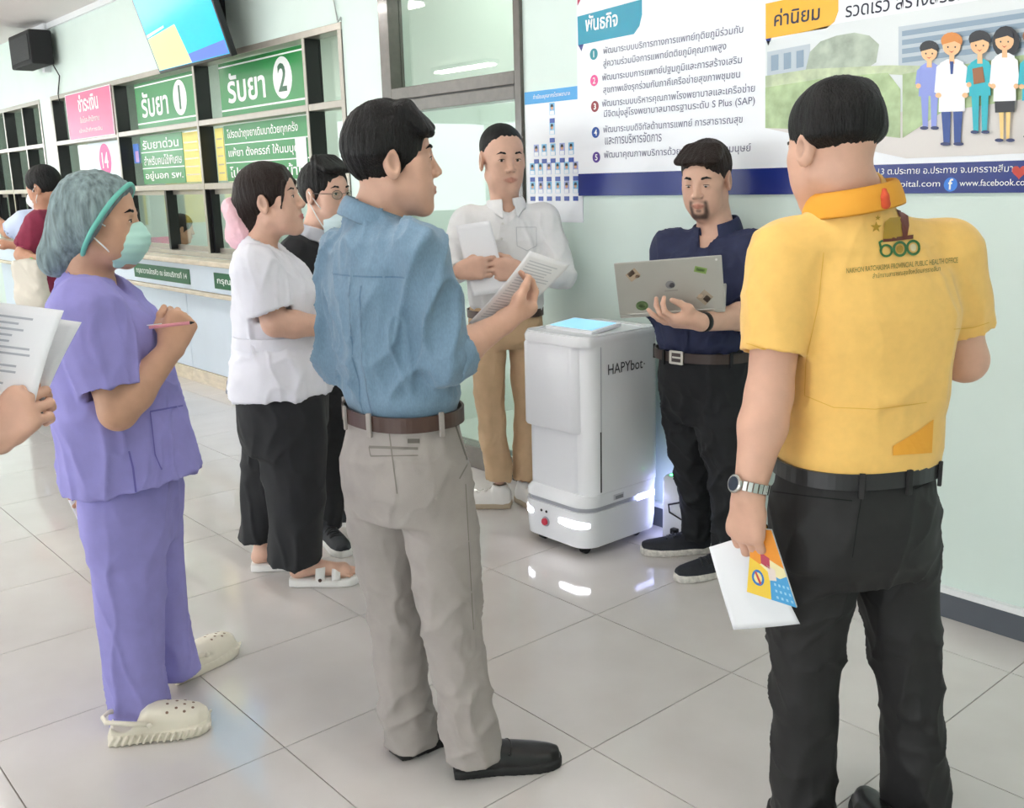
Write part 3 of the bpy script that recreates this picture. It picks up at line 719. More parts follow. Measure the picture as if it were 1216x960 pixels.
# cartoon medics
cm = {k: mat('print ' + k, v, .3) for k, v in dict(lilac='#8d9be0', coat='#f3f5f8', navyc='#2a4a93', tealc='#25b5c4', skirt='#26272d', skinc='#f2c08f', orange='#d98a3f', brown='#9a6136', shoe='#2a3566', leg='#f3cf86').items()}
def ell2(x, y, a, b, n=16): return [(x + a * math.cos(2*PI*k/n), y + b * math.sin(2*PI*k/n)) for k in range(n)]
_ml = 10
def medic(x, head_y, hr, sh_w, top_y, waist_y, foot_y, torso, legs, hair, coat=False, skirt=False, longhair=False, board=False):
    global _ml
    L0 = _ml; _ml += 9
    if longhair: flat('medic_hair', ell2(x + 3, head_y + 6, hr * 1.32, hr * 1.55), hair, L0)
    w = sh_w
    if skirt:
        for s in (-1, 1): flat('medic_leg', [(x + s*10 - 7, waist_y), (x + s*10 + 7, waist_y), (x + s*8 + 4, foot_y), (x + s*8 - 4, foot_y)], cm['leg'], L0)
        flat('medic_skirt', [(x - w*.78, waist_y - 30), (x + w*.78, waist_y - 34), (x + w*.72, waist_y + 30), (x - w*.72, waist_y + 32)], cm['skirt'], L0 + 1)
    else:
        for s in (-1, 1): flat('medic_leg', [(x + s*w*.38 - w*.3, waist_y), (x + s*w*.38 + w*.3, waist_y), (x + s*w*.34 + w*.2, foot_y), (x + s*w*.34 - w*.2, foot_y)], legs, L0)
    for s in (-1, 1): flat('medic_shoe', ell2(x + s*w*.42, foot_y + 2, w*.34, 5, 10), cm['shoe'], L0 + 1)
    flat('medic_torso', [(x - w*.75, top_y + 4), (x - w*.3, top_y - 6), (x + w*.3, top_y - 7), (x + w*.75, top_y + 2), (x + w*.85, waist_y), (x - w*.85, waist_y + 2)], torso, L0 + 2)
    for s in (-1, 1): flat('medic_arm', [(x + s*w*.66, top_y + 4), (x + s*w*.98, top_y + 14), (x + s*w*1.12, top_y + (waist_y - top_y)*.62), (x + s*w*.8, top_y + (waist_y - top_y)*.66)], torso, L0 + 3)
    for s in (-1, 1): flat('medic_hand', ell2(x + s*w*.86, top_y + (waist_y - top_y)*.68, w*.2, 7, 10), cm['skinc'], L0 + 4)
    flat('medic_neck', [(x - 6, head_y), (x + 6, head_y), (x + 7, top_y + 6), (x - 7, top_y + 6)], cm['skinc'], L0 + 3)
    if not longhair: flat('medic_hair', ell2(x, head_y - hr*.42, hr*1.08, hr*.86), hair, L0 + 4)
    flat('medic_face', ell2(x, head_y + hr*.12, hr*.9, hr*.92), cm['skinc'], L0 + 5)
    flat('medic_fringe', [(x - hr*.92, head_y - hr*.05), (x - hr*.8, head_y - hr*.7), (x, head_y - hr*1.1), (x + hr*.8, head_y - hr*.7), (x + hr*.92, head_y - hr*.08), (x + hr*.3, head_y - hr*.38)], hair, L0 + 6)
    for s in (-1, 1): flat('medic_eye', ell2(x + s*hr*.36, head_y + hr*.2, 2.2, 2.6, 8), cm['skirt'], L0 + 7)
    flat('medic_smile', [(x - 7, head_y + hr*.56), (x, head_y + hr*.66), (x + 7, head_y + hr*.54), (x, head_y + hr*.78)], mat('print red', '#c8453a', .4), L0 + 7)
    if coat: flat('medic_tie', [(x - 5, top_y), (x + 5, top_y), (x + 3, top_y + 34), (x - 3, top_y + 34)], cm['navyc'], L0 + 5)
    if board: flat('medic_clipboard', [(x - 20, top_y + 20), (x + 8, top_y + 14), (x + 14, top_y + 56), (x - 16, top_y + 62)], cm['brown'], L0 + 6)
medic(963, 140, 24, 34, 176, 258, 343, cm['lilac'], cm['lilac'], cm['skirt'])
medic(1025, 122, 27, 42, 166, 300, 386, cm['coat'], cm['navyc'], cm['orange'], coat=True)
medic(1102, 118, 28, 34, 166, 258, 354, cm['tealc'], cm['tealc'], cm['skirt'], board=True)
medic(1170, 108, 28, 36, 150, 272, 376, cm['coat'], cm['leg'], cm['skirt'], skirt=True, longhair=True)
medic(1250, 110, 28, 38, 158, 270, 366, cm['tealc'], cm['tealc'], cm['brown'])
z1, z2 = 1.482, 1.441
def ft(s, px, py_ref, px2, z, h): 
    a = onwall(px, py_ref, BY).x; b = onwall(px2, py_ref, BY).x
    text_obj('footer_lettering', s, (a, BY - .0012, z), EX, EZ, m_txt, PO, width=b - a, height=h)
ft('เลขที่ 105 หมู่ 13 ต.ประทาย อ.ประทาย จ.นครราชสีมา', 990, 200, 1203, 1.480, .032)
ft('www.prathaihospital.com', 990, 212, 1117, 1.440, .026); ft('www.facebook.com/prathaihospital', 1140, 212, 1300, 1.440, .026)
c0 = onwall(1129.5, 212, BY); MB().prism(disc((c0.x, BY - .0006, 1.452), .022, .022), EY, .0006).build('social_disc', mat('social blue', '#2f7de0', .3), PO)
text_obj('social_letter', 'f', (c0.x, BY - .0014, 1.436), EX, EZ, m_txt, PO, height=.034, bold=.02, align='C')
c0 = onwall(1212, 190, BY); hp = []
for k in range(24):
    t = 2*PI*k/24; hp.append(Vector((c0.x + .0016*16*math.sin(t)**3*.9, BY - .0006, 1.487 + .0014*(13*math.cos(t) - 5*math.cos(2*t) - 2*math.cos(3*t) - math.cos(4*t)))))
MB().prism(hp, EY, .0006).build('heart', mat('print red', '#c8453a', .4), PO)
# ------------------------------------------------------------------ people
def facing(phi):      # 0 = away from the viewer, 90 = to the right, 180 = towards the viewer
    a = math.radians(phi); return HF * math.cos(a) + HR * math.sin(a)
def right_of(f): return Vector((f.y, -f.x, 0)).normalized()
Z3 = Vector((0, 0, 1))
SKIN = {k: srgb(v) for k, v in dict(a='#d8ae98', b='#bf8d72', c='#dfb5a0', d='#d8ab94', e='#cda084').items()}
m_skin = mat('skin', '#c68f6e', 0.48, spec=0.4, vcol=True, noise=0.05, nscale=26, bump=0.05, bscale=220, bdist=.004)
m_hair = mat('black hair', '#0d0b0b', 0.5, spec=0.3, bump=0.9, bscale=55, bdist=.006, stretch=(5, 5, 1.0))
m_hair_br = mat('dark brown hair', '#21140f', 0.5, spec=0.3, bump=0.9, bscale=55, bdist=.006, stretch=(5, 5, 1.0))
m_sclera = mat('eye white', '#e2dcd6', 0.2); m_iris = mat('dark iris', '#1c120d', 0.12); m_lash = mat('lash', '#1a1310', 0.6)
def head_frame(O, f, pitch=0, roll=0):
    """O centre; f horizontal direction of the gaze; pitch > 0 looks up (degrees)"""
    r = right_of(f); p = math.radians(pitch); fw = f * math.cos(p) + Z3 * math.sin(p); up = r.cross(fw)
    q = math.radians(roll); r2 = r * math.cos(q) + up * math.sin(q); up2 = up * math.cos(q) - r * math.sin(q)
    return (Vector(O), r2, fw, up2)
class HF_:
    def __init__(s, fr, sc, wx=1.0, wz=1.08):
        s.O, s.r, s.f, s.u = fr; s.sc = sc; s.wx = wx; s.wz = wz
        s.R = np.array([[s.r[i], s.f[i], s.u[i]] for i in range(3)], np.float32)
    def p(s, x, y, z): return s.O + (s.r * x * s.wx + s.f * y + s.u * z * s.wz) * s.sc
    def R_of(s, rz=0, rx=0):
        m = Matrix.Rotation(rz, 3, 'Z') @ Matrix.Rotation(rx, 3, 'X'); return s.R @ np.array(m, np.float32)
def mul(c, k): return tuple(min(1, v * k) for v in c)
def add_head(F, H, skin, o):
    s = H.sc; P = H.p; lip = o.get('lip') or (skin[0] * .80, skin[1] * .58, skin[2] * .58)
    def E(c, r, k=.02, op='u', col=None, R=None): F.ell(P(*c), (r[0]*s*H.wx, r[1]*s, r[2]*s*H.wz), H.R if R is None else R, k*s, op, col)
    def Cn(a, b, ra, rb, k=.02, op='u', col=None): F.cone(P(*a), P(*b), ra*s, rb*s, k*s, op, col)
    ch = o.get('cheek', 1.0)
    E((0, -.018, .030), (.074, .093, .083), .02, col=skin); E((0, .022, .032), (.062, .055, .062), .03, col=skin)
    E((0, .030, -.035), (.056*ch, .054, .074), .03, col=skin)
    for q in (-1, 1):
        E((q*.040, .046, -.014), (.024*ch, .025, .022), .025, col=skin); E((q*.034*ch, .046, -.055), (.024*ch, .026, .03), .03, col=skin)
        Cn((q*.050*ch, -.005, -.052), (q*.018, .056, -.096), .018, .017, .03, col=skin)
    E((0, .064, -.097), (.023, .018, .016), .018, col=skin)
    Cn((-.030, .073, .018), (.030, .073, .018), .011, .011, .014, col=skin)
    for q in (-1, 1): E((q*.031, .098, .001), (.019, .017, .012), .014, 's')
    for q in (-1, 1): E((q*.031, .070, .001), (.0165, .0135, .0115), .006, col=skin)
    Cn((0, .079, .012), (0, .101, -.026), .0072, .0096, .012, col=skin)
    for q in (-1, 1): E((q*.0125, .092, -.031), (.0082, .010, .0075), .007, col=skin)
    E((0, .0715, -.062), (.030, .0140, .022), .016, col=skin)
    for q in (-1, 1):
        Cn((q*.025, .0825, -.0614), (0, .0900, -.0578), .0028, .0038, .004, col=lip); Cn((q*.023, .0822, -.0638), (0, .0890, -.0672), .0030, .0044, .004, col=lip)
    Cn((-.019, .0880, -.0622), (.019, .0880, -.0622), .0016, .0016, .0012, 'c', col=mul(lip, .45))
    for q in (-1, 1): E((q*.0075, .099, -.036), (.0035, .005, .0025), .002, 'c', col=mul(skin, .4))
    for q in ((-1, 1) if o.get('ears', True) else ()):
        Re = H.R_of(q * -.35, .15)
        E((q*.079, -.014, -.004), (.010, .021, .034), .008, col=mul(skin, .97), R=Re); E((q*.091, -.008, -.002), (.0085, .012, .019), .005, 's', R=Re)
        E((q*.086, -.010, -.002), (.006, .011, .017), .004, 'c', col=mul(skin, .72), R=Re)
    if o.get('beard'):
        bc = o['beard']
        for q in (-1, 1):
            Cn((q*.026, .088, -.050), (0, .099, -.046), .004, .005, .006, 'c', col=bc); Cn((q*.027, .084, -.052), (q*.024, .074, -.092), .006, .010, .008, 'c', col=bc)
            Cn((q*.055, .03, -.075), (q*.02, .07, -.104), .010, .013, .010, 'c', col=mul(skin, .62))
        Cn((-.018, .078, -.098), (.018, .078, -.098), .012, .012, .008, 'c', col=bc); Cn((-.006, .09, -.08), (.006, .09, -.08), .006, .006, .005, 'c', col=bc)
def face_parts(H, root, hair_m, o):
    s = H.sc; P = H.p
    if o.get('noface'): return
    for q in (-1, 1):
        mb = MB(); seg, rg = 14, 8
        c = P(q*.031, .0752, .0008); hh = o.get('eye_h', .0045)
        vs = []; fs = []
        def ellv(c, rx, ry, rz, mi):
            vs = []; fs = []
            for i in range(rg + 1):
                th = PI * i / rg
                for k in range(seg):
                    a = 2*PI*k/seg; vs.append(c + (H.r*math.sin(th)*math.cos(a)*rx*H.wx + H.f*math.sin(th)*math.sin(a)*ry + H.u*math.cos(th)*rz) * s)
            for i in range(rg):
                for k in range(seg): fs.append((i*seg+k, (i+1)*seg+k, (i+1)*seg+(k+1) % seg, i*seg+(k+1) % seg))
            mb.add(vs, fs, mi)
        ellv(c, .0135, .0088, hh, 0); ellv(P(q*.031 + o.get('gaze', 0)*.005, .0812, .0010 - o.get('gaze_dn', 0)*.002), .0058, .0036, min(.0052, hh), 1)
        mb.build('eye', [m_sclera, m_iris], root, smooth=True)
        MB().tube([P(q*.031 - .0150, .0755, .0015), P(q*.031 - .008, .0825, hh + .0005), P(q*.031, .0845, hh + .0012), P(q*.031 + .008, .0825, hh + .0005), P(q*.031 + .0150, .0755, .0015)], [.0006*s, .0012*s, .0014*s, .0012*s, .0006*s], 6).build('upper_lash_line', m_lash, root, smooth=True)
        bm_ = MB(); bp = [(.014, .083, .0215), (.024, .0855, .0255), (.036, .0825, .0275), (.049, .071, .0215)]; rr = [.0022, .0036, .0032, .0012]
        F = Field(); F.chain([P(q*x, y, z) for x, y, z in bp], [r_*s*o.get('brow', 1) for r_ in rr], k=.003)
        link('eyebrow', F.mesh('eyebrow', .0018), hair_m, root)
def add_hand(F, wr, ax, pn, side, curls=(.35, .45, .3), s=1.0, skin=None, thumb=.5, spread=.06, tcurl=0.0, per=None):
    ax = Vector(ax).normalized(); pn = Vector(pn); pn = (pn - ax * pn.dot(ax)).normalized(); th = ax.cross(pn) * side; wr = Vector(wr); tips = []
    off = (.030, .0105, -.0105, -.029); dist = (.088, .092, .087, .078); fac = (.95, 1.06, .99, .78)
    for i in range(4):
        kn = wr + (ax * dist[i] + th * off[i]) * s
        F.cone(wr + (ax * .005 + th * off[i] * .5) * s, kn, .0185*s, .0125*s, .014*s, col=skin)
        F.cone(wr + (ax * .035 + th * off[i] * .8 + pn * .006) * s, kn + pn * .004 * s, .014*s, .011*s, .014*s, col=skin)
        c = per[i] if per else curls; a = 0; p = kn; rr = (.0098, .0090, .0082, .0066); sd = spread * (1.5 - i)
        for j, ln in enumerate((.044, .027, .022)):
            a += c[j]; d = (ax * math.cos(a) + pn * math.sin(a) + th * sd * math.cos(a)).normalized(); q = p + d * ln * fac[i] * s
            F.cone(p, q, rr[j]*s, rr[j+1]*s, .0035*s, col=skin); p = q
        back = (ax * -math.sin(a) + pn * math.cos(a)) * -1
        F.ell(p + back * .0065 * s - d * .003 * s, (.0062*s,) * 3, None, .003, 'c', col=(min(1, skin[0]*1.1), skin[1]*1.02, skin[2]*1.04)); tips.append(p)
    b = wr + (ax * .020 + th * .020 + pn * .008) * s
    d1 = (ax * .66 + th * (.75 - .35*thumb) + pn * (.15 + .6*thumb)).normalized(); p1 = b + d1 * .046 * s
    d2 = (ax * .86 + th * (.35 - .4*tcurl) + pn * (.1 + .5*thumb)).normalized(); p2 = p1 + d2 * .034 * s
    d3 = (ax * .95 + th * (.1 - .5*tcurl) + pn * (.05 + .5*thumb)).normalized(); p3 = p2 + d3 * .027 * s
    F.cone(wr + (ax*.01 + th*.010)*s, b, .017*s, .016*s, .015*s, col=skin); F.cone(b, p1, .0165*s, .0125*s, .015*s, col=skin); F.cone(p1, p2, .0118*s, .0108*s, .004*s, col=skin); F.cone(p2, p3, .0108*s, .0082*s, .004*s, col=skin)
    F.cone(p1, wr + (ax * .075 + th * .028) * s, .010*s, .010*s, .02*s, col=skin)
    tips.append(p3); return tips
def wrinkles(amp, sc=9.0, dirv=(1, 1, 1), seed=0, zfun=None, ridge=.6):
    dirv = np.array(dirv, np.float32); rg = np.random.RandomState(seed + 40)
    def rot(a, b):
        ca, sa, cb, sb = math.cos(a), math.sin(a), math.cos(b), math.sin(b)
        return np.array([[ca, -sa, 0], [sa, ca, 0], [0, 0, 1]], np.float32) @ np.array([[1, 0, 0], [0, cb, -sb], [0, sb, cb]], np.float32)
    R1, R2 = rot(rg.rand() * 3, .5), rot(rg.rand() * 3, -.6)
    def fn(V, N):
        w = np.stack([vnoise(V * 6 + 3, seed + 5), vnoise(V * 6 + 9, seed + 6), vnoise(V * 6 + 17, seed + 7)], 1)
        Q = V * (sc * 1.55 * dirv)
        n1 = vnoise((Q @ R1) * np.array((1, 1, .55), np.float32) + w * .7, seed); n2 = vnoise((Q @ R2) * np.array((1.9, 1.9, .8), np.float32) + w * .9 + 5, seed + 1)
        f1 = (1 - np.abs(n1)) ** 4 - .35; f2 = (1 - np.abs(n2)) ** 4 - .35; n3 = vnoise(Q * .6 + 31, seed + 2)
        r = (f1 * .75 + f2 * .45) * ridge * 1.6 + n3 * (1 - ridge)
        a = 1.45 * amp * (zfun(V) if zfun else 1.0)
        return V + N * (r * a)[:, None]
    return fn
def zband(*pts):
    zs, vs = zip(*pts)
    return lambda V: np.interp(V[:, 2], zs, vs)
def bvh_of(me): return BVHTree.FromPolygons([v.co[:] for v in me.vertices], [p.vertices[:] for p in me.polygons])
def decal(name, vs, fs, d, bvh, off, m, parent, reach=.25):
    """press a flat sheet onto a surface along direction d"""
    d = Vector(d).normalized(); out = []; ok = []
    for v in vs:
        v = Vector(v); hit = bvh.ray_cast(v - d * reach, d, reach * 2.2); ok.append(hit[0] is not None)
        out.append(hit[0] - d * off if hit[0] is not None else v)
    keep = [f for f in fs if all(ok[i] for i in f)]
    if not keep: return None
    used = sorted({i for f in keep for i in f}); mp = {i: n for n, i in enumerate(used)}
    return MB().add([out[i] for i in used], [tuple(mp[i] for i in f) for f in keep]).build(name, m, parent, smooth=True)
def grid_patch(c, ux, uy, w, h, nu=12, nv=12, shape=None):
    c, ux, uy = Vector(c), Vector(ux), Vector(uy); vs = [c + ux * (w * (i / nu - .5)) + uy * (h * (j / nv - .5)) for j in range(nv + 1) for i in range(nu + 1)]
    fs = [(j*(nu+1)+i, j*(nu+1)+i+1, (j+1)*(nu+1)+i+1, (j+1)*(nu+1)+i) for j in range(nv) for i in range(nu)]
    return vs, fs
def strip_patch(pts, w, across):
    """ribbon along pts, width w in direction across"""
    a = Vector(across).normalized() * w / 2; vs = []
    for p in pts: vs += [Vector(p) - a, Vector(p) + a]
    return vs, [(2*i, 2*i+1, 2*i+3, 2*i+2) for i in range(len(pts) - 1)]
def ring_band(name, c, U, V, a, b, n, z0, z1, t, m, parent, seg=64, bevel=.0015):
    mb = MB(); vs = []; fs = []; c = Vector(c)
    def pt(k, e):
        an = 2*PI*k/seg; cs, sn = math.cos(an), math.sin(an)
        return U * ((a + e) * math.copysign(abs(cs) ** (2/n), cs)) + V * ((b + e) * math.copysign(abs(sn) ** (2/n), sn))
    for k in range(seg):
        for (e, z) in ((0, z0), (t, z0), (t, z1), (0, z1)): q = c + pt(k, e); vs.append((q.x, q.y, z))
    for k in range(seg):
        k2 = (k+1) % seg
        for i in range(4): j = (i+1) % 4; fs.append((k*4+i, k2*4+i, k2*4+j, k*4+j))
    mb.add(vs, fs); o = mb.build(name, m, parent, smooth=False); return o
def row_at(rows, z):
    rs = sorted(rows, key=lambda r: r[0]); zs = [r[0] for r in rs]
    return [float(np.interp(z, zs, [r[i] for r in rs])) for i in range(1, 5)]
class Person:
    def __init__(s, label, dh, foot_px, phi, skin, res=1.0, cat='person'):
        s.dh = dh; s.base = onfloor(*foot_px) if foot_px else Vector((0, 0, 0)); s.phi = phi; s.F = facing(phi); s.R = right_of(s.F); s.skin = SKIN[skin]; s.res = res
        s.root = empty('person', (s.base.x, s.base.y, 0), label, cat); s.hands = []; s.arms = {}; s.legs = {}
    def J(s, x, y, off=0.0): return at(x, y, s.dh + off)
    def rows(s, lst):
        """(px, py, a, b[, off]) -> torso sections in the body frame"""
        out = []
        for q in lst:
            p = at(q[0], q[1], s.dh + (q[4] if len(q) > 4 else 0)); d = p - s.base
            out.append((p.z, d.dot(s.R), d.dot(s.F), q[2], q[3]))
        out.sort(); return out
    def set_head(s, px, py, phi, pitch, sc, off=0.0, roll=0, wx=1.0, wz=1.08, **o):
        s.H = HF_(head_frame(s.J(px, py, off), facing(phi), pitch, roll), sc, wx, wz); s.ho = o
    def body(s, torso, neck, hip_z=None, legs=True, feet=None, grow=-.022):
        H = s.H; F = Field(col=s.skin); sk = s.skin; k = H.sc
        add_head(F, H, sk, s.ho); nb = Vector(neck); s.neck = nb
        F.cone(H.p(0, -.028, -.055), nb, .054*k*s.ho.get('neck', 1), .060*k*s.ho.get('neck', 1), .035*k, col=sk)
        O = Vector((s.base.x, s.base.y, 0)); s.torso = torso
        F.loft(O, s.R, s.F, Z3, [(z, u, v, max(a + grow, .03), max(b + grow, .03), 2.2) for z, u, v, a, b in torso], .04, col=sk)
        for side, A in s.arms.items():
            sh, el, wr = A['sh'], A['el'], A['wr']; g = A.get('g', 1.0)
            F.cone(nb - Z3 * .06, sh, .045, .050*g, .05, col=sk); F.cone(sh, el, .050*g, .041*g, .03, col=sk)
            mid = el.lerp(wr, .3); F.cone(el, mid, .041*g, .043*g, .02, col=sk); F.cone(mid, wr, .043*g, .0275*g, .02, col=sk)
            if A.get('hand', True):
                ax = A.get('ax') or (wr - el); A['tips'] = add_hand(F, wr, ax, A['pn'], 1 if side == 'r' else -1, A.get('curls', (.35, .45, .3)), A.get('hs', 1.0), sk, A.get('thumb', .5), A.get('spread', .06), A.get('tcurl', 0), A.get('per'))
        for side, Lg in s.legs.items():
            if legs:
                pts = Lg['c']; F.chain([pts[0] + Z3*.02] + pts[1:], [.06] + [.042]*(len(pts) - 2) + [.028], .03, col=sk)
            if feet:
                an, toe = feet[side]; d = (toe - an); d.z = 0; L = d.length; d.normalize(); r_ = right_of(d) * (1 if side == 'r' else -1)
                F.cone(Vector((an.x, an.y, .12)), Vector((an.x, an.y, .075)), .034, .033, .02, col=sk); F.cone(Vector((an.x, an.y, .075)), Vector((an.x, an.y, .055)) - d*.025, .034, .03, .02, col=sk)
                b1 = Vector((an.x, an.y, .052)) + d * L * .62; F.cone(Vector((an.x, an.y, .08)), b1, .033, .026, .03, col=sk); F.cone(b1 + r_*.015, b1 - r_*.02, .024, .024, .02, col=sk)
                for i in range(5): F.cone(b1 - r_*(.034 - .017*i), b1 - r_*(.034 - .0165*i) + d * (.055 - .006*i) - Z3*.012, .011 - .001*i, .009 - .0008*i, .004, col=sk)
        hz = (s.H.O.z - .13*k, s.H.O.z + .13*k); f = .0034 * s.res; fine = [(2, hz[0], hz[1], .0032*s.res)]
        ho = s.H.O
        for i in range(2): fine.append((i, ho[i] - .11*k, ho[i] + .11*k, f))
        for side, A in s.arms.items():
            if A.get('hand', True):
                allp = [A['wr']] + list(A['tips'])
                for i in range(3): fine.append((i, min(p[i] for p in allp) - .02, max(p[i] for p in allp) + .02, f))
        if feet:
            fine.append((2, 0, .12, .004))
        me = F.mesh('body', .0085 * s.res, fine); s.body_o = link('body', me, m_skin, s.root); return s.body_o
    def hair(s, m, style='short', vol=0.0, extra=None, seed=0, front=0.0, bottom=0.0, amp=.0028, name='hair', ears=True, zc=.036, rz=.086):
        H = s.H; P = H.p; k = H.sc; F = Field()
        F.ell(P(0, -.020, zc), ((.083 + vol)*k*H.wx, (.101 + vol)*k, (rz + vol)*k*H.wz), H.R, .01)
        if extra: extra(F, H)
        F.ell(P(0, .118, -.055 + front), (.094*k*H.wx, .086*k, .125*k*H.wz), H.R, .012*k, 's')
        n = H.f * .35 - H.u; F.half(P(0, -.03, -.055 + bottom), n, .008*k)
        if ears:
            for q in (-1, 1): F.ell(P(q*.089, -.008, -.012), (.024*k, .024*k, .037*k), H.R, .006*k, 's')
        c = np.array(H.p(0, -.045, .09)); RR = H.R
        def disp(V, N):
            L = (V - c) @ RR; az = np.arctan2(L[:, 0], L[:, 1]); r = np.linalg.norm(L, axis=1)
            q = np.stack([np.cos(az)*9, np.sin(az)*9, r*26], 1); n1 = vnoise(q * 1.6, seed); n2 = vnoise(np.stack([az*14, r*20, az*0], 1), seed + 3)
            return V + N * ((n1 * .6 + n2 * .6) * amp * k)[:, None]
        me = F.mesh('hair', .0042 * s.res, disp=disp); return link(name, me, m, s.root)
    def top(s, rows, m, sleeves, neck_r=.062, shoulder_r=.066, wr=None, name='shirt', hem=None, grow=0.0, h=.0075, wr_amp=.0035, seed=1, extra=None, nsh=2.3, vneck=0.0, hollow=True, yoke=.052, neck_lift=0.0):
        """sleeves: {side: (end 0..2 along shoulder->elbow->wrist, r_sh, r_el, r_end)}"""
        F = Field(); O = Vector((s.base.x, s.base.y, 0))
        F.loft(O, s.R, s.F, Z3, [(z, u, v, a + grow, b + grow, nsh) for z, u, v, a, b in rows], .03)
        nb = s.neck; 
        F.cone(nb - Z3 * (.075 - neck_lift), nb - Z3 * (.010 - neck_lift), .085, neck_r + .004, .05)
        for side, A in s.arms.items():
            sh, el, w2 = A['sh'], A['el'], A['wr']; F.cone(nb - Z3 * .072, sh, yoke + .006, shoulder_r, .05)
            if side not in sleeves: continue
            end, r0, r1, r2 = sleeves[side]
            if end <= 1:
                e = sh.lerp(el, end); d = (e - sh).normalized(); F.cone(sh, sh.lerp(e, .6), r0, (r0 + r2*1.5)/2.5, .035)
                F.cone(sh, e, r0 - .002, r2, .02, flat=True)
                if hollow: F.cone(e - d * .03, e + d * .02, r2 - .018, r2 - .010, .004, 's', flat=True)
            else:
                e = el.lerp(w2, end - 1); F.cone(sh, el, r0, r1, .035); F.cone(el, e, r1, r2, .012, flat=True); d = (e - el).normalized()
                if hollow: F.cone(e - d * .02, e + d * .02, r2 - .018, r2 - .010, .004, 's', flat=True)
        # neck opening
        hp = s.H.p(0, -.03, -.07); F.cone(nb - Z3 * .03 + s.F * .012, hp, neck_r - .006, neck_r + .004, .006, 's')
        if vneck: F.cone(nb + s.F*.062 + Z3*.01, nb + s.F*.115 - Z3*vneck, .045, .006, .005, 's')
        if hem: F.half(*hem, .004)
        if extra: extra(F)
        me = F.mesh(name, h * s.res, disp=wr or wrinkles(wr_amp, 9, (1, 1, .8), seed)); o = link(name, me, m, s.root); s.shirt = o; return o
    def trousers(s, waist_rows, m, name='trousers', h=.008, amp=.004, seed=3, zf=None, hollow=True, k=.03, extra=None, wr=None, n=2.2):
        F = Field(); O = Vector((s.base.x, s.base.y, 0))
        F.loft(O, s.R, s.F, Z3, [(z, u, v, a, b, 2.3) for z, u, v, a, b in waist_rows], .03)
        for side, Lg in s.legs.items():
            pts = Lg['c']; rr = Lg['r']; secs = []
            for p, (a, b) in zip(pts, rr):
                d = p - O; secs.append((p.z, d.dot(s.R), d.dot(s.F), a, b, n))
            secs.sort(); F.loft(O, s.R, s.F, Z3, secs, k)
            z, u, v, a, b, _ = secs[0]; z1, u1, v1, a1, b1, _ = secs[1]
            if hollow: F.loft(O, s.R, s.F, Z3, [(z - .05, u, v, a - .012, b - .012, n), (z + .02, u, v, a - .016, b - .016, n)], .004, 's')
        if extra: extra(F)
        me = F.mesh(name, h * s.res, disp=wr or wrinkles(amp, 8, (1, 1, .55), seed, zf)); o = link(name, me, m, s.root); s.trs = o; return o
    def belt(s, rows, z, m, hgt=.034, grow=.006, buckle=None):
        u, v, a, b = row_at(rows, z); c = s.base + s.R * u + s.F * v
        o = ring_band('belt', c, s.R, s.F, a + grow - .003, b + grow - .003, 2.3, z - hgt/2, z + hgt/2, .006, m, s.root)
        if buckle is not None:
            q = c + s.F * (b + grow + .006); mb = MB()
            for (du, dz, w, hh) in ((-.024, 0, .004, .021), (.024, 0, .004, .021), (0, .019, .024, .0035), (0, -.019, .024, .0035), (.004, 0, .020, .0025)):
                mb.obox(Vector((q.x, q.y, z)) + s.R * du + Z3 * dz, s.R * w, s.F * .003, Z3 * hh)
            mb.build('buckle', buckle, o)
        return o
    def belt_loops(s, rows, z, angs, m, hgt=.05, grow=.014):
        u, v, a, b = row_at(rows, z); c = s.base + s.R * u + s.F * v
        for an in angs:
            t = math.radians(an); d = s.F * math.cos(t) + s.R * math.sin(t)
            cs, sn = math.sin(t), math.cos(t); n = 2.3; q = (abs(cs / (a + grow)) ** n + abs(sn / (b + grow)) ** n) ** (-1/n); w = Vector((-d.y, d.x, 0))
            MB().obox(Vector((c.x, c.y, z)) + d * (q - .004), d * .004, w * .006, Z3 * hgt/2).build('belt_loop', m, s.root, bevel=.0015)
    def collar(s, m, r=.064, hgt=.036, flap=.022, drop=.012, gap=.35, lean=None, name='collar', point=.03, tilt=.018, z_off=0.008):
        """folded shirt collar around the neck, open at the front"""
        nb = s.neck + Z3 * z_off; hp = s.H.p(0, -.028, -.055); axis = ((hp - nb).normalized() + Z3 * s.ho.get('upright', .6)).normalized(); f = (s.F - axis * s.F.dot(axis)).normalized(); r_ = f.cross(axis)
        vs = []; fs = []; N = 40; prof = 5
        for i in range(N + 1):
            t = gap + (2*PI - 2*gap) * i / N; d = f * math.cos(t) + r_ * math.sin(t); fr = (1 + math.cos(t)) / 2
            pk = point * max(0, 1 - min(t - gap, 2*PI - gap - t) / .5)
            lift = -axis * (tilt * fr)
            c = nb + lift - axis * .012
            ps = [c + d * r, c + d * (r - .004) + axis * hgt, c + d * (r + .004) + axis * (hgt + .004), c + d * (r + .012) + axis * (hgt - .010), c + d * (r + flap * .8) - axis * (drop + pk) + f * pk * .2]
            vs += ps
        for i in range(N):
            for j in range(prof - 1): fs.append((i*prof + j, (i+1)*prof + j, (i+1)*prof + j + 1, i*prof + j + 1))
        o = MB().add(vs, fs).build(name, m, s.root, smooth=True); sm = o.modifiers.new('thick', 'SOLIDIFY'); sm.thickness = .003; sm.offset = 0
        o.modifiers.new('sub', 'SUBSURF').render_levels = 1; return o
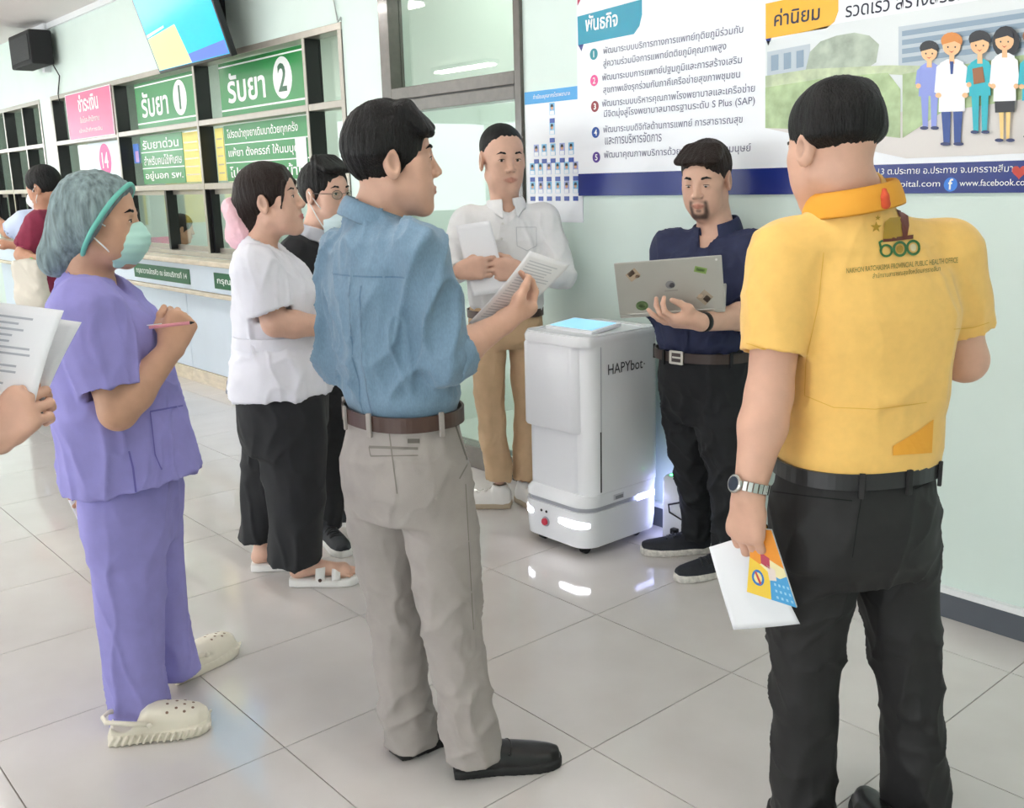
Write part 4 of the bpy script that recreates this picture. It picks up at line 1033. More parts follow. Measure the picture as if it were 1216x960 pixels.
# ---- footwear
def foot_frame(heel, toe):
    heel = Vector((heel.x, heel.y, 0)); toe = Vector((toe.x, toe.y, 0)); d = (toe - heel); L = d.length; d.normalize(); return heel, d, right_of(d), L
def shoe(p, heel, toe, side, m_up, m_sole, kind='dress', name='shoe', m_extra=None, L=None, w=1.0):
    heel, d, r, L0 = foot_frame(heel, toe); L = L or L0; k = L / .28
    S = [(0, .030), (.02, .036), (.06, .039), (.11, .041), (.17, .048), (.215, .049), (.25, .040), (.272, .026), (.28, .010)] if kind != 'clog' else [(0, .034), (.02, .043), (.06, .047), (.11, .050), (.17, .058), (.215, .060), (.25, .052), (.272, .034), (.28, .012)]
    S = [(a*k, b*k*w) for a, b in S]; bend = .008*k * (1 if side == 'l' else -1)
    sole_h = {'dress': .026, 'sneaker': .03, 'clog': .036}[kind]
    F = Field(); F.loft(heel, r, Z3, d, [(a, bend*math.sin(a/L*PI), 0, b + .003, sole_h, 6) for a, b in S], .003); F.half(heel + Z3*.001, -Z3)
    if kind == 'clog':
        # chunky side ridges
        for i in range(15):
            a = (i + .5) / 15 * L; b = np.interp(a, [q[0] for q in S], [q[1] for q in S])
            for q in (-1, 1): F.cone(heel + d*(a - .006) + r*(q*(b + .002)) + Z3*.006, heel + d*(a + .008) + r*(q*(b + .004)) + Z3*.028, .0045, .0045, .004)
    root = p.root; e = link(name, F.mesh('sole', .0042), m_sole, root)
    if kind == 'dress': prof = [(0.004, .046, .028), (.03, .050, .034), (.07, .052, .036), (.11, .050, .038), (.16, .040, .043), (.21, .031, .045), (.25, .025, .036), (.274, .019, .020)]
    elif kind == 'sneaker': prof = [(0.004, .050, .030), (.03, .056, .036), (.07, .056, .038), (.11, .053, .040), (.16, .042, .045), (.21, .032, .046), (.25, .027, .036), (.274, .021, .020)]
    else: prof = [(0.006, .034, .036), (.04, .036, .044), (.08, .040, .048), (.11, .060, .050), (.15, .060, .055), (.20, .052, .057), (.25, .040, .046), (.274, .026, .022)]
    F = Field(); F.loft(heel, r, Z3, d, [(a*k, bend*math.sin(a*k/L*PI), sole_h*.55, b*k*w, (z + .012 - sole_h*.0)*k, 2.5) for a, z, b in prof], .01, rnd=.006); F.half(heel + Z3*(sole_h*.6), -Z3)
    if kind != 'clog':
        F.cone(heel + d*.045*k + Z3*.05, heel + d*.05*k + Z3*.095, .040*k, .038*k, .02); F.cone(heel + d*.05*k + Z3*.075, heel + d*.05*k + Z3*.14, .030*k, .031*k, .006, 's')
    else:
        F.cone(heel + d*.045*k + Z3*.062, heel + d*.05*k + Z3*.14, .040*k, .046*k, .012, 's')
        for q in (-1, 1): F.ell(heel + d*.125*k + r*(q*.062*k) + Z3*.052, (.010, .018, .008), np.array([[r[i], d[i], Z3[i]] for i in range(3)]), .003, 's')
    up = link('upper', F.mesh('upper', .0042), m_up, e)
    bv = bvh_of(up.data)
    def onto(a, u, off=.0):
        h = bv.ray_cast(heel + d*a + r*u + Z3*.3, -Z3); return (h[0], h[1]) if h[0] is not None else (heel + d*a + r*u + Z3*.06, Z3)
    if kind == 'clog':
        mb = MB()
        for (a, u) in ((.165, -.03), (.165, 0), (.165, .03), (.19, -.018), (.19, .018), (.212, -.028), (.212, 0), (.212, .028), (.235, -.014), (.235, .014)):
            q, n = onto(a*k, u*k*w); mb.prism([q + (n.orthogonal().normalized()*math.cos(2*PI*j/10) + n.cross(n.orthogonal().normalized())*math.sin(2*PI*j/10))*.0042 for j in range(10)], n, .0006)
        mb.build('vent_holes', m_extra or m_black, up)
        pts = [heel + d*.118*k + r*.050*k*w + Z3*.058, heel + d*.06*k + r*.047*k + Z3*.068, heel + d*.0*k + r*.03*k + Z3*.072, heel - d*.012*k + Z3*.073, heel - r*.03*k + Z3*.072, heel + d*.06*k - r*.047*k + Z3*.068, heel + d*.118*k - r*.050*k*w + Z3*.058]
        MB().tube(pts, .007, 8).build('heel_strap', m_up, up, smooth=True)
        for q in (-1, 1): MB().lathe(heel + d*.118*k + r*(q*.052*k*w) + Z3*.058, [(.008, 0), (.008, .006), (.004, .008)], 12, r*q).build('strap_rivet', m_sole, up)
    elif kind == 'sneaker':
        mb = MB()
        for i in range(5):
            a = (.105 + .017*i)*k; pts = []
            for u in np.linspace(-.026, .026, 7): q, n = onto(a + (.006 if i % 2 else -.006)*u/.026, u*k); pts.append(q + n*.0018)
            mb.tube(pts, .0026, 6)
        mb.build('laces', m_extra or m_black, up, smooth=True)
    else:
        pts = []
        for u in np.linspace(-.040, .040, 13): q, n = onto((.15 - 8*u*u)*k, u*k); pts.append(q + n*.0006)
        MB().tube(pts, .0016, 6).build('seam', m_extra or m_black, up, smooth=True)
    return e
def shoe_under(p, side, toe, *a, back=.055, **k):
    """shoe whose ankle stands under the trouser leg"""
    an = p.legs[side]['c'][-1]; an = Vector((an.x, an.y, 0)); d = Vector((toe.x, toe.y, 0)) - an; d.normalize(); h = an - d * back
    return shoe(p, h, h + d * k.get('L', .28), side, *a, **k)
def sheet_paper(name, corners, m, label=None, cat='paper', group=None, bow=.01, t=.0012, n=14, lines=0, parent=None, m_line=None, sheets=1, fan=None):
    """a sheet (or thin sheaf) of paper between four corners TL, TR, BR, BL; bow bends it; printed lines on the front"""
    TL, TR, BR, BL = [Vector(c) for c in corners]; nrm = (TR - TL).cross(BL - TL).normalized()
    if nrm.dot(CAM - TL) < 0: nrm = -nrm
    def pt(u, v): return TL.lerp(TR, u).lerp(BL.lerp(BR, u), v) + nrm * (bow * (math.sin(PI * v) * .7 + math.sin(PI * u) * .3))
    def surf(off, u0=0, u1=1, v0=0, v1=1, nu=n, nv=n):
        vs = [pt(u0 + (u1-u0)*i/nu, v0 + (v1-v0)*j/nv) + nrm*off for j in range(nv+1) for i in range(nu+1)]
        return vs, [(j*(nu+1)+i, j*(nu+1)+i+1, (j+1)*(nu+1)+i+1, (j+1)*(nu+1)+i) for j in range(nv) for i in range(nu)]
    if lines or sheets > 1:
        e = empty(name, TL.lerp(BR, .5), label, cat, group); par = e
    else: e = None; par = parent
    mb = MB(); mb.add(*surf(0)); o = mb.build(name if e is None else 'sheet', m, par, smooth=True); sm = o.modifiers.new('thick', 'SOLIDIFY'); sm.thickness = t; sm.offset = -1 if (TR - TL).cross(BL - TL).dot(nrm) < 0 else 1
    if lines:
        mb = MB(); rg = random.Random(3)
        for i in range(lines):
            v = .1 + .82 * i / lines; mb.add(*surf(t + .0006, .12, .88 - rg.random()*.3, v, v + .35*.82/lines, 10, 1))
        q = mb.build('printed_lines', m_line or mat('pale toner', '#b9bcc6', .7), par); q['kind'] = 'stuff'
    if e is None: tag(o, label, cat, group); return o
    return e
def decal_px(name, vs, fs, bvh, off, m, parent):
    """lay a flat drawing (frame coordinates of the view) on a surface as real thin geometry"""
    out = []; ok = []
    for (x, y) in vs:
        d = ray(x, y).normalized(); h = bvh.ray_cast(CAM, d); ok.append(h[0] is not None)
        out.append(h[0] + h[1] * off - d * off if h[0] is not None else CAM)
    keep = [f for f in fs if all(ok[i] for i in f)]
    used = sorted({i for f in keep for i in f}); mp = {i: n for n, i in enumerate(used)}
    if not keep: return None
    return MB().add([out[i] for i in used], [tuple(mp[i] for i in f) for f in keep]).build(name, m, parent, smooth=False)
def px_text(s, x0, y0, x1, y1, h, bold=0.0):
    """text with its baseline from (x0,y0) to (x1,y1), height h, in frame coordinates"""
    vs, fs = text_mesh(s, bold); X0, X1, Y0, Y1 = vs[:, 0].min(), vs[:, 0].max(), vs[:, 1].min(), vs[:, 1].max()
    out = []
    for v in vs:
        u = (v[0] - X0) / (X1 - X0); w = (v[1] - Y0) / (Y1 - Y0) * h; out.append((x0 + (x1 - x0)*u, y0 + (y1 - y0)*u - w))
    return out, fs
def px_poly(pts, n=4):
    """filled polygon in frame coordinates, cut finely enough to follow a curved surface"""
    bm = bmesh.new(); f = bm.faces.new([bm.verts.new((x, y, 0)) for x, y in pts]); bmesh.ops.triangulate(bm, faces=[f])
    bmesh.ops.subdivide_edges(bm, edges=bm.edges[:], cuts=n, use_grid_fill=True); bm.verts.index_update()
    vs = [(v.co.x, v.co.y) for v in bm.verts]; fs = [tuple(v.index for v in f.verts) for f in bm.faces]; bm.free(); return vs, fs
def px_line(pts, w, n=10):
    P = []
    for i in range(len(pts) - 1):
        for k in range(n): t = k / n; P.append((pts[i][0]*(1-t) + pts[i+1][0]*t, pts[i][1]*(1-t) + pts[i+1][1]*t))
    P.append(pts[-1]); vs = []
    for i, (x, y) in enumerate(P):
        a, b = P[max(i-1, 0)], P[min(i+1, len(P)-1)]; dx, dy = b[0]-a[0], b[1]-a[1]; L = math.hypot(dx, dy) or 1
        vs += [(x - dy/L*w/2, y + dx/L*w/2), (x + dy/L*w/2, y - dx/L*w/2)]
    return vs, [(2*i, 2*i+1, 2*i+3, 2*i+2) for i in range(len(P)-1)]
def px_ring(cx, cy, rx, ry, w, n=24):
    return px_line([(cx + rx*math.cos(2*PI*k/n), cy + ry*math.sin(2*PI*k/n)) for k in range(n+1)], w, 1)
def face_mask(p, m, m_strap, low=0.0, name='face_mask', strap_to=None):
    H = p.H; P = H.p; k = H.sc; F = Field()
    F.ell(P(0, .036, -.058 + low), (.063*k, .072*k, .064*k*H.wz), H.R, .01); F.cone(P(0, .092, -.010 + low), P(0, .104, -.034 + low), .012*k, .013*k, .035*k); F.cone(P(-.02, .088, -.05 + low), P(.02, .088, -.05 + low), .022*k, .022*k, .03*k)
    F.half(P(0, .030, 0), -H.f, .006*k); F.half(P(0, .1, .002 + low), H.u * .95 - H.f * .25, .008*k); F.half(P(0, 0, -.118 + low), -H.u + H.f*.1, .008*k)
    O = np.array(H.O); u = np.array(H.u)
    def disp(V, N): z = (V - O) @ u; return V + N * (np.sin(z / k * 300) * .0008 * k)[:, None]
    me = F.mesh('mask', .0032 * p.res, disp=disp); o = link(name, me, m, p.root)
    for q in (-1, 1):
        for (z0, z1) in ((-.022, .012), (-.088, -.025)):
            ear = P(q*.086, -.012, z1) if strap_to is None else strap_to(q)
            MB().tube([P(q*.052, .045, z0 + low), P(q*.076, .02, (z0 + low + z1)/2), ear], .0022*k, 6).build('ear_loop', m_strap, o, smooth=True)
    return o
# ---- man in the blue shirt, foreground
def denim(name, c): return mat(name, c, 0.75, sheen=.2, noise=.10, nscale=260, stretch=(1, 1, .4), bump=.25, bscale=420, bdist=.002)
m_blue = denim('blue chambray', '#728fa6'); m_greyt = mat('grey cotton twill', '#a59e99', .8, noise=.07, nscale=14, bump=.2, bscale=400, bdist=.002)
m_belt = mat('brown belt leather', '#4a332b', .4, noise=.1); m_blk_sh = mat('black shoe leather', '#1d1c1d', .32, bump=.1, bscale=150, bdist=.002); m_rub = mat('black rubber', '#161617', .6)
def blue_man():
    p = Person('man in a blue rolled-sleeve shirt and grey trousers holding a white sheet', 2.35, (530, 905), 52, 'd')
    J = p.J; p.set_head(469, 192, 80, 2, .975, wz=1.13, wx=1.04, gaze=0, brow=1.0)
    neck = J(446, 256)
    p.arms['r'] = dict(sh=J(499, 300, -.13), el=J(531, 424, -.13), wr=J(594, 386, -.02), pn=Z3*.9 - HR*.2, curls=(.75, .8, .5), thumb=.95, tcurl=.3, ax=(J(622, 366, .05) - J(594, 386, -.02)), hs=1.02, spread=.02)
    p.arms['l'] = dict(sh=J(409, 303, .12), el=J(402, 424, .08), wr=J(455, 400, .26), pn=-HF + Z3*.3, curls=(.5, .6, .4))
    T = p.rows([(476, 540, .155, .12), (478, 490, .148, .112), (470, 440, .150, .112), (460, 390, .158, .113), (453, 345, .165, .112), (450, 312, .160, .095), (449, 290, .13, .075)])
    p.legs['l'] = dict(c=[J(447, 545, .05), J(458, 620, .05), J(470, 720, .06), J(478, 800, .06), J(489, 882, .06)], r=[(.07, .085), (.088, .095), (.072, .076), (.066, .070), (.066, .070)])
    p.legs['r'] = dict(c=[J(511, 545, -.05), J(524, 620, -.05), J(534, 720, -.05), J(548, 810, -.05), J(563, 900, -.05)], r=[(.07, .085), (.089, .095), (.073, .077), (.066, .070), (.066, .070)])
    p.body(T, neck)
    def fringe(F, H):
        for i in range(13):
            x = -.075 + .0125*i; F.cone(H.p(x*.8, .03, .096), H.p(x*1.02, .103 - 6*x*x, .052 + .006*math.sin(i*2.3)), .021*H.sc, .009*H.sc, .018)
        for i in range(9):
            a = i / 8 * PI - PI/2; F.cone(H.p(.05*math.sin(a), -.04 + .03*math.cos(a), .098), H.p(.080*math.sin(a), -.045 - .045*math.cos(a), .02), .02*H.sc, .014*H.sc, .02)
    p.hair(m_hair, vol=.005, extra=fringe, front=.004, bottom=.002, seed=4, amp=.0035); face_parts(p.H, p.root, m_hair, p.ho)
    zf = zband((1.0, .3), (1.04, 1.8), (1.12, 1.4), (1.4, 1.2))
    TS = p.rows([(478, 487, .146, .112), (477, 466, .162, .127), (471, 440, .162, .122), (462, 390, .170, .124), (455, 345, .177, .122), (451, 312, .170, .103), (449, 292, .13, .08)])
    p.top(TS, m_blue, {'r': (1.18, .067, .060, .062), 'l': (1.15, .066, .060, .060)}, wr=wrinkles(.0085, 8.5, (1, 1, .6), 11, zf, .8), h=.0062, shoulder_r=.064)
    # rolled cuff, collar, yoke seam
    for sd in ('r', 'l'):
        A = p.arms[sd]; d = (A['wr'] - A['el']).normalized(); e = A['el'].lerp(A['wr'], .16)
        F = Field(); F.cone(e - d*.035, e + d*.012, .065, .066, .01, flat=True); F.cone(e - d*.02, e + d*.05, .056, .059, .004, 's', flat=True)
        link('rolled_cuff', F.mesh('cuff', .005, disp=wrinkles(.003, 22, seed=5)), m_blue, p.root)
    p.collar(m_blue, r=.069, hgt=.032, flap=.021, drop=.014, gap=.3)
    bv = bvh_of(p.shirt.data); m_seam = denim('blue seam thread', '#5c7b95')
    back = -p.F
    c = p.base + Z3 * 0
    z = at(450, 322, 2.35).z
    pts = [Vector((p.base.x, p.base.y, z)) + p.R*u + back*.4 for u in np.linspace(-.13, .13, 22)]
    decal('yoke_seam', *strip_patch(pts, .004, Z3), p.F, bv, .0008, m_seam, p.root, .4)
    for u in (-.012, .022):
        pts = [Vector((p.base.x, p.base.y, z - .02 - .013*i)) + p.R*(u - .0006*i) + back*.4 for i in range(26)]
        decal('back_pleat', *strip_patch(pts, .004, p.R), p.F, bv, .0008, m_seam, p.root, .4)
    W = p.rows([(478, 484, .152, .118), (478, 505, .158, .122), (479, 540, .172, .14), (482, 575, .172, .14), (485, 606, .155, .12)])
    zf = zband((.06, .7), (.10, 1.8), (.16, 1.6), (.3, .8), (.48, 1.3), (.6, .7), (.85, .8), (1.0, .3))
    p.trousers(W, m_greyt, wr=wrinkles(.0065, 7.5, (1, 1, 1.25), 23, zf, .7), h=.0065)
    zb = at(478, 488, 2.35).z
    p.belt(W, zb, m_belt, .036, .010); p.belt_loops(W, zb - .004, (180 - 25, 180 + 20, 90, 180 + 62), m_greyt, .058, .020)
    bv = bvh_of(p.trs.data); m_gseam = mat('grey seam thread', '#7f7a73', .8)
    c = at(472, 533, 2.2)
    def ln(name, a, b, w=.003, n=14, m=m_gseam):
        A, B = at(*a, 2.1), at(*b, 2.1); d = (A - CAM).normalized(); side = (B - A).cross(d).normalized()
        pts = [A.lerp(B, i/n) for i in range(n+1)]; decal(name, *strip_patch(pts, w, side), d, bv, .0012, m, p.root, .6)
    m_gdark = mat('pocket slit shadow cloth', '#6e6963', .9)
    ln('back_pocket_welt', (438, 531), (499, 533), .006); ln('back_pocket_welt', (440, 542), (499, 541), .0025); ln('back_pocket_welt', (438, 531), (440, 542), .002); ln('pocket_tab', (484, 524), (499, 524), .010, 4, m_gdark)
    ln('side_pocket_slit', (541, 505), (556, 550), .004, 14, m_gdark); ln('side_pocket_slit', (556, 550), (545, 570), .003); ln('seat_seam', (461, 505), (472, 590), .003); ln('side_seam', (553, 575), (563, 760), .002, 20)
    shoe_under(p, 'r', onfloor(668, 905), m_blk_sh, m_rub, 'dress', L=.285)
    shoe_under(p, 'l', onfloor(545, 864), m_blk_sh, m_rub, 'dress', L=.28)
    hnd = p.arms['r']['tips']; g = p.arms['r']['wr'].lerp(hnd[1], .8)
    dP = g.dot(HF)
    sheet_paper('paper_sheet', [at(629, 298, dP + .03), at(677, 314, dP + .10), at(600, 386, dP + .05), at(556, 384, dP - .02)], m_paper, 'white printed sheet held up by the man in the blue shirt', 'paper', bow=.012, lines=22, m_line=mat('faint toner', '#cfd2da', .7))
    return p
blue_man()
# ---- nurse in lilac scrubs
m_lilac = mat('lilac scrub cotton', '#9691d2', .8, noise=.05, nscale=20, bump=.15, bscale=500, bdist=.0015); m_lilac_d = mat('lilac seam', '#6d68b4', .85)
m_cap = mat('green mesh cap fabric', '#7c8e90', .75, noise=.45, nscale=70, stretch=(1, 1, .25), bump=.6, bscale=160, bdist=.004); m_teal_b = mat('teal elastic band', '#74c9b9', .6)
m_mint = mat('mint face mask', '#b9e4d8', .7); m_strap = mat('white elastic', '#eef2f0', .6)
m_cream = mat('cream clog foam', '#ece5d3', .5); m_wpap = m_paper
def nurse():
    p = Person('nurse in lilac scrubs with green hair cap and mint face mask', 2.67, (190, 850), 94, 'e'); J = p.J
    p.set_head(121, 262, 84, -3, 1.0, cheek=1.08, neck=1.08, ears=False)
    neck = J(103, 326, .01)
    p.arms['r'] = dict(sh=J(104, 368, -.16), el=J(140, 489, -.19), wr=J(203, 415, -.10), pn=HF*.8 - HR*.5, curls=(1.25, 1.2, .8), thumb=.8, tcurl=.5, hs=.98, g=1.12, ax=J(214, 388, -.08) - J(203, 415, -.10))
    p.arms['l'] = dict(sh=J(112, 356, .16), el=J(108, 470, .18), wr=J(106, 545, .19), pn=-HF, curls=(.6, .7, .4), g=1.1)
    T = p.rows([(152, 600, .175, .145), (148, 540, .175, .15), (140, 480, .17, .145), (126, 430, .165, .14), (118, 385, .165, .125), (110, 350, .15, .09), (106, 338, .12, .07)])
    p.legs['r'] = dict(c=[J(150, 585, -.075), J(153, 640, -.075), J(154, 720, -.075), J(159, 800, -.08), J(169, 862, -.085)], r=[(.08, .09), (.095, .100), (.088, .094), (.082, .086), (.082, .084)])
    p.legs['l'] = dict(c=[J(172, 580, .09), J(176, 640, .09), J(186, 710, .10), J(199, 760, .11), J(211, 800, .11)], r=[(.08, .10), (.085, .10), (.078, .088), (.070, .076), (.070, .074)])
    p.body(T, neck); face_parts(p.H, p.root, m_hair, p.ho)
    # cap
    H = p.H; k = H.sc; F = Field(); P = H.p
    F.ell(P(0, -.004, .042), (.097*k, .100*k, .074*k), H.R, .02); F.cone(P(0, -.022, .028), P(0, -.118, -.092), .084*k, .056*k, .06*k); F.ell(P(0, -.03, -.01), (.096*k, .09*k, .07*k), H.R, .05*k)
    nrm = (H.f * .84 - H.u * .54); F.half(P(0, .070, .066), nrm, .006)
    c0 = np.array(P(0, -.06, .1)); RR = H.R
    def disp(V, N):
        L = (V - c0) @ RR; az = np.arctan2(L[:, 0], L[:, 2]); return V + N * ((vnoise(np.stack([L[:, 1]*60, az*3, L[:, 2]*10], 1), 3) * .0035 + vnoise(V * 30, 8) * .003))[:, None]
    cap = link('hair_cap', F.mesh('cap', .0048, disp=disp), m_cap, p.root)
    t = nrm.normalized(); e1 = (H.r - t*H.r.dot(t)).normalized(); e2 = t.cross(e1)
    bv = bvh_of(cap.data); c = P(0, .005, -.032) ; c = c - t * (c - P(0, .070, .066)).dot(t) - t*.006; pts = []
    for i in range(48):
        a = 2*PI*i/48; d = e1*math.cos(a) + e2*math.sin(a); h = bv.ray_cast(c + d*.4, -d)
        if h[0] is not None: pts.append(h[0] + d*.001)
    MB().tube(pts, .0068, 8, closed=True).build('elastic_band', m_teal_b, cap, smooth=True)
    face_mask(p, m_mint, m_strap)
    TS = p.rows([(160, 590, .19, .175), (158, 563, .19, .178), (151, 520, .187, .165), (141, 470, .185, .153), (127, 425, .182, .147), (119, 385, .178, .132), (111, 352, .158, .098), (106, 338, .12, .07)])
    hp = at(238, 558, 2.67); hl = at(78, 580, 2.67); ax = (hp - hl); nn = Vector((0, 0, -1)) ; d = (hp - hl); n2 = (d.cross(HF)); n2 = n2 if n2.z < 0 else -n2
    def bust(F): 
        F.ell(J(158, 402, -.05), (.075, .075, .07), None, .06); F.ell(J(160, 400, .09), (.075, .075, .07), None, .06)
    p.top(TS, m_lilac, {'r': (.78, .080, .078, .082), 'l': (.8, .078, .07, .078)}, hem=(hp, n2), wr=wrinkles(.0085, 7, (1, 1, .5), 31, zband((.6, 1.5), (.9, 1.1), (1.3, .7)), .7), shoulder_r=.074, neck_r=.066, vneck=.06, h=.0065, extra=bust, name='scrub_top')
    bv = bvh_of(p.shirt.data)
    D = lambda nm, g, m: decal_px(nm, *g, bv, .0012, m, p.root)
    D('pocket_seam', px_line([(178, 489), (217, 482)], 2.0), m_lilac_d); D('pocket_seam', px_line([(178, 489), (184, 540), (192, 558)], 1.4), m_lilac_d); D('side_slit', px_line([(153, 536), (158, 556), (162, 588)], 2.4), m_lilac_d)
    W = p.rows([(155, 560, .165, .130), (156, 590, .175, .125), (159, 620, .175, .115), (162, 645, .16, .10)])
    zf = zband((.04, .8), (.08, 1.7), (.14, 1.6), (.3, .9), (.5, .9), (.8, .5))
    p.trousers(W, m_lilac, wr=wrinkles(.0062, 7, (1, 1, .55), 37, zf, .7), h=.007)
    shoe(p, onfloor(131, 880), onfloor(252, 862), 'r', m_cream, m_cream, 'clog', name='clog', L=.272, m_extra=mat('clog hole', '#8a6f5c', .8))
    shoe(p, onfloor(200, 812), onfloor(279, 768), 'l', m_cream, m_cream, 'clog', name='clog', L=.272, m_extra=MATS['clog hole'])
    t = p.arms['r']['tips']; c = (t[1] + t[4]) / 2
    pn = empty('pen', c, 'pink pen held in the fist of the nurse in lilac scrubs', 'pen')
    a, b = at(177, 389, 2.67 - .150), at(231, 383, 2.67 - .135)
    MB().tube([a, a.lerp(b, .9)], .0045, 8).build('barrel', mat('pink pen plastic', '#e79aa6', .4), pn, smooth=True); MB().tube([a.lerp(b, .9), b], [.0045, .001], 8).build('tip', m_black, pn)
    MB().obox(a.lerp(b, .12) + Z3*.006, (b - a).normalized()*.018, HF*.0015, Z3*.001).build('clip', m_strap, pn)
    w = p.arms['l']['wr']; d0 = 2.67 + .19
    sheet_paper('paper_sheet', [at(66, 562, d0), at(112, 566, d0 + .04), at(126, 660, d0 + .03), at(108, 652, d0 - .01)], m_paper, 'white sheet hanging behind the nurse in lilac scrubs', 'paper', bow=.01)
nurse()
# ---- woman in the white tunic
m_wtun = mat('white tunic cotton', '#e9e9f1', .8, noise=.02, nscale=20, bump=.12, bscale=500, bdist=.0015); m_blkt = mat('black trouser cloth', '#17181c', .75, noise=.12, nscale=30, bump=.15, bscale=400, bdist=.0015)
m_pinkf = mat('pale pink scrunchie', '#f0c4cd', .8, noise=.06, nscale=30); m_wfoam = mat('white sandal foam', '#eceae6', .5)
def tunic_woman():
    p = Person('woman in a white belted tunic and wide black trousers with pink hair tie', 3.63, (362, 690), 96, 'a', 1.1); J = p.J
    p.set_head(324, 239, 94, 9, 1.05, cheek=1.1, neck=.98, brow=.8, lip=(.48, .16, .15))
    neck = J(307, 291)
    p.arms['r'] = dict(sh=J(303, 318, -.15), el=J(327, 384, -.17), wr=J(396, 388, -.08), pn=HF, curls=(.6, .6, .4), g=1.12, hs=.92)
    p.arms['l'] = dict(sh=J(318, 312, .15), el=J(345, 385, .15), wr=J(402, 386, .05), pn=-HF, curls=(.6, .6, .4), g=1.1, hs=.92)
    T = p.rows([(338, 480, .17, .15), (333, 440, .17, .15), (330, 400, .15, .135), (328, 360, .155, .14), (322, 325, .155, .12), (314, 302, .13, .08)])
    p.legs['r'] = dict(c=[J(345, 470, -.09), J(347, 520, -.09), J(350, 570, -.09), J(352, 620, -.09), J(352, 667, -.09)], r=[(.085, .12), (.095, .13), (.092, .115), (.095, .100), (.105, .100)])
    p.legs['l'] = dict(c=[J(325, 470, .09), J(322, 520, .09), J(316, 570, .10), J(312, 610, .10), J(309, 640, .10)], r=[(.085, .11), (.09, .115), (.085, .095), (.083, .080), (.088, .078)])
    fr, fl_ = onfloor(362, 694), onfloor(316, 676); tr, tl_ = onfloor(430, 692), onfloor(372, 672)
    p.body(T, neck, feet={'r': (fr, fr + (tr - fr).normalized()*.24), 'l': (fl_, fl_ + (tl_ - fl_).normalized()*.24)})
    def bun(F, H):
        F.ell(H.p(0, -.105, -.045), (.055*H.sc, .05*H.sc, .06*H.sc), H.R, .03); F.cone(H.p(0, -.09, -.01), H.p(0, -.075, -.085), .06*H.sc, .045*H.sc, .03)
        for q in (-1, 1):
            F.cone(H.p(q*.012, .052, .092), H.p(q*.060, .072, .048), .013*H.sc, .006*H.sc, .015); F.cone(H.p(q*.060, .072, .048), H.p(q*.077, .045, -.030), .006*H.sc, .003*H.sc, .01)
    p.hair(m_hair_br, vol=.006, extra=bun, front=.002, bottom=-.035, seed=9, amp=.0025)
    face_parts(p.H, p.root, m_hair_br, p.ho)
    H = p.H; F = Field(); k = H.sc
    for i in range(11):
        a = 2*PI*i/11; c = H.p(.045*math.cos(a), -.128 - .016*math.sin(a), -.045 + .050*math.sin(a)); F.ell(c, (.033*k, .032*k, .035*k), H.R, .012)
    F.cone(H.p(0, -.13, -.05), H.p(0, -.14, -.085), .045*k, .05*k, .02)
    link('scrunchie', F.mesh('scrunchie', .005, disp=wrinkles(.004, 30, seed=3)), m_pinkf, p.root)
    TS = p.rows([(334, 472, .20, .19), (334, 455, .198, .186), (332, 430, .185, .17), (330, 402, .165, .148), (330, 375, .170, .155), (330, 345, .172, .152), (322, 320, .165, .128), (313, 302, .13, .085)])
    hp = at(396, 462, 3.63); hl = at(272, 470, 3.63); n2 = (hp - hl).cross(HF); n2 = n2 if n2.z < 0 else -n2
    p.top(TS, m_wtun, {'r': (.80, .078, .078, .080), 'l': (.8, .075, .07, .078)}, hem=(hp, n2), wr=wrinkles(.0075, 8, (1, 1, .5), 51, zband((.6, 1.2), (.95, 1.7), (1.3, .7)), .7), shoulder_r=.070, neck_r=.064, name='tunic', h=.007)
    # belt tie and bow tail
    zt = at(330, 402, 3.63).z; u, v, a, b = row_at(TS, zt); c = p.base + p.R*u + p.F*v
    ring_band('tie_belt', c, p.R, p.F, a + .001, b + .001, 2.3, zt - .022, zt + .022, .006, m_wtun, p.root)
    F = Field(); q = J(287, 404, -.02); F.ell(q, (.03, .03, .028), None, .02); F.chain([q, J(281, 425, -.02), J(276, 450, -.02), J(272, 462, -.02)], [.016, .014, .015, .010], .01)
    link('belt_knot', F.mesh('knot', .006), m_wtun, p.root)
    F = Field(); F.chain([J(279, 440, .03), J(274, 455, .03), J(270, 466, .03)], [.014, .014, .008], .01); link('belt_tail', F.mesh('tail', .006), mat('grey tie lining', '#8d9097', .8), p.root)
    W = p.rows([(336, 440, .16, .155), (337, 470, .18, .165), (338, 505, .185, .16), (337, 530, .17, .135)])
    p.trousers(W, m_blkt, wr=wrinkles(.007, 7, (1, 1, .4), 53, zband((.05, 1.6), (.5, 1.0), (.8, .7)), .7), h=.0075)
    # two-strap slides
    for sd, an, tg in (('r', fr, tr), ('l', fl_, tl_)):
        d = (tg - an); d.z = 0; d.normalize(); heel = an - d*.055; heel.z = 0; r = right_of(d); L = .265
        S = [(0, .030), (.03, .038), (.08, .039), (.14, .045), (.19, .049), (.235, .044), (.257, .026), (.265, .012)]
        F = Field(); F.loft(heel, r, Z3, d, [(a, 0, 0, b, .034, 6) for a, b in S], .003); F.half(heel + Z3*.001, -Z3)
        sn = link('sandal', F.mesh('sandal', .005), m_wfoam, p.root)
        for a, w in ((.125, .024), (.185, .022)):
            pts = [heel + d*a + r*(.050*math.cos(t)) + Z3*(.03 + .056*math.sin(t)*(1 if a < .15 else .84)) for t in np.linspace(0, PI, 15)]
            mb = MB(); vs, fs = strip_patch(pts, w*1.5, d); mb.add(vs, fs); o = mb.build('strap', m_wfoam, sn, smooth=True); o.modifiers.new('t', 'SOLIDIFY').thickness = .006
        MB().lathe(heel + d*.125 + r*.052 + Z3*.035, [(.007, 0), (.007, .003)], 10, r).build('buckle', m_belt, sn)
tunic_woman()
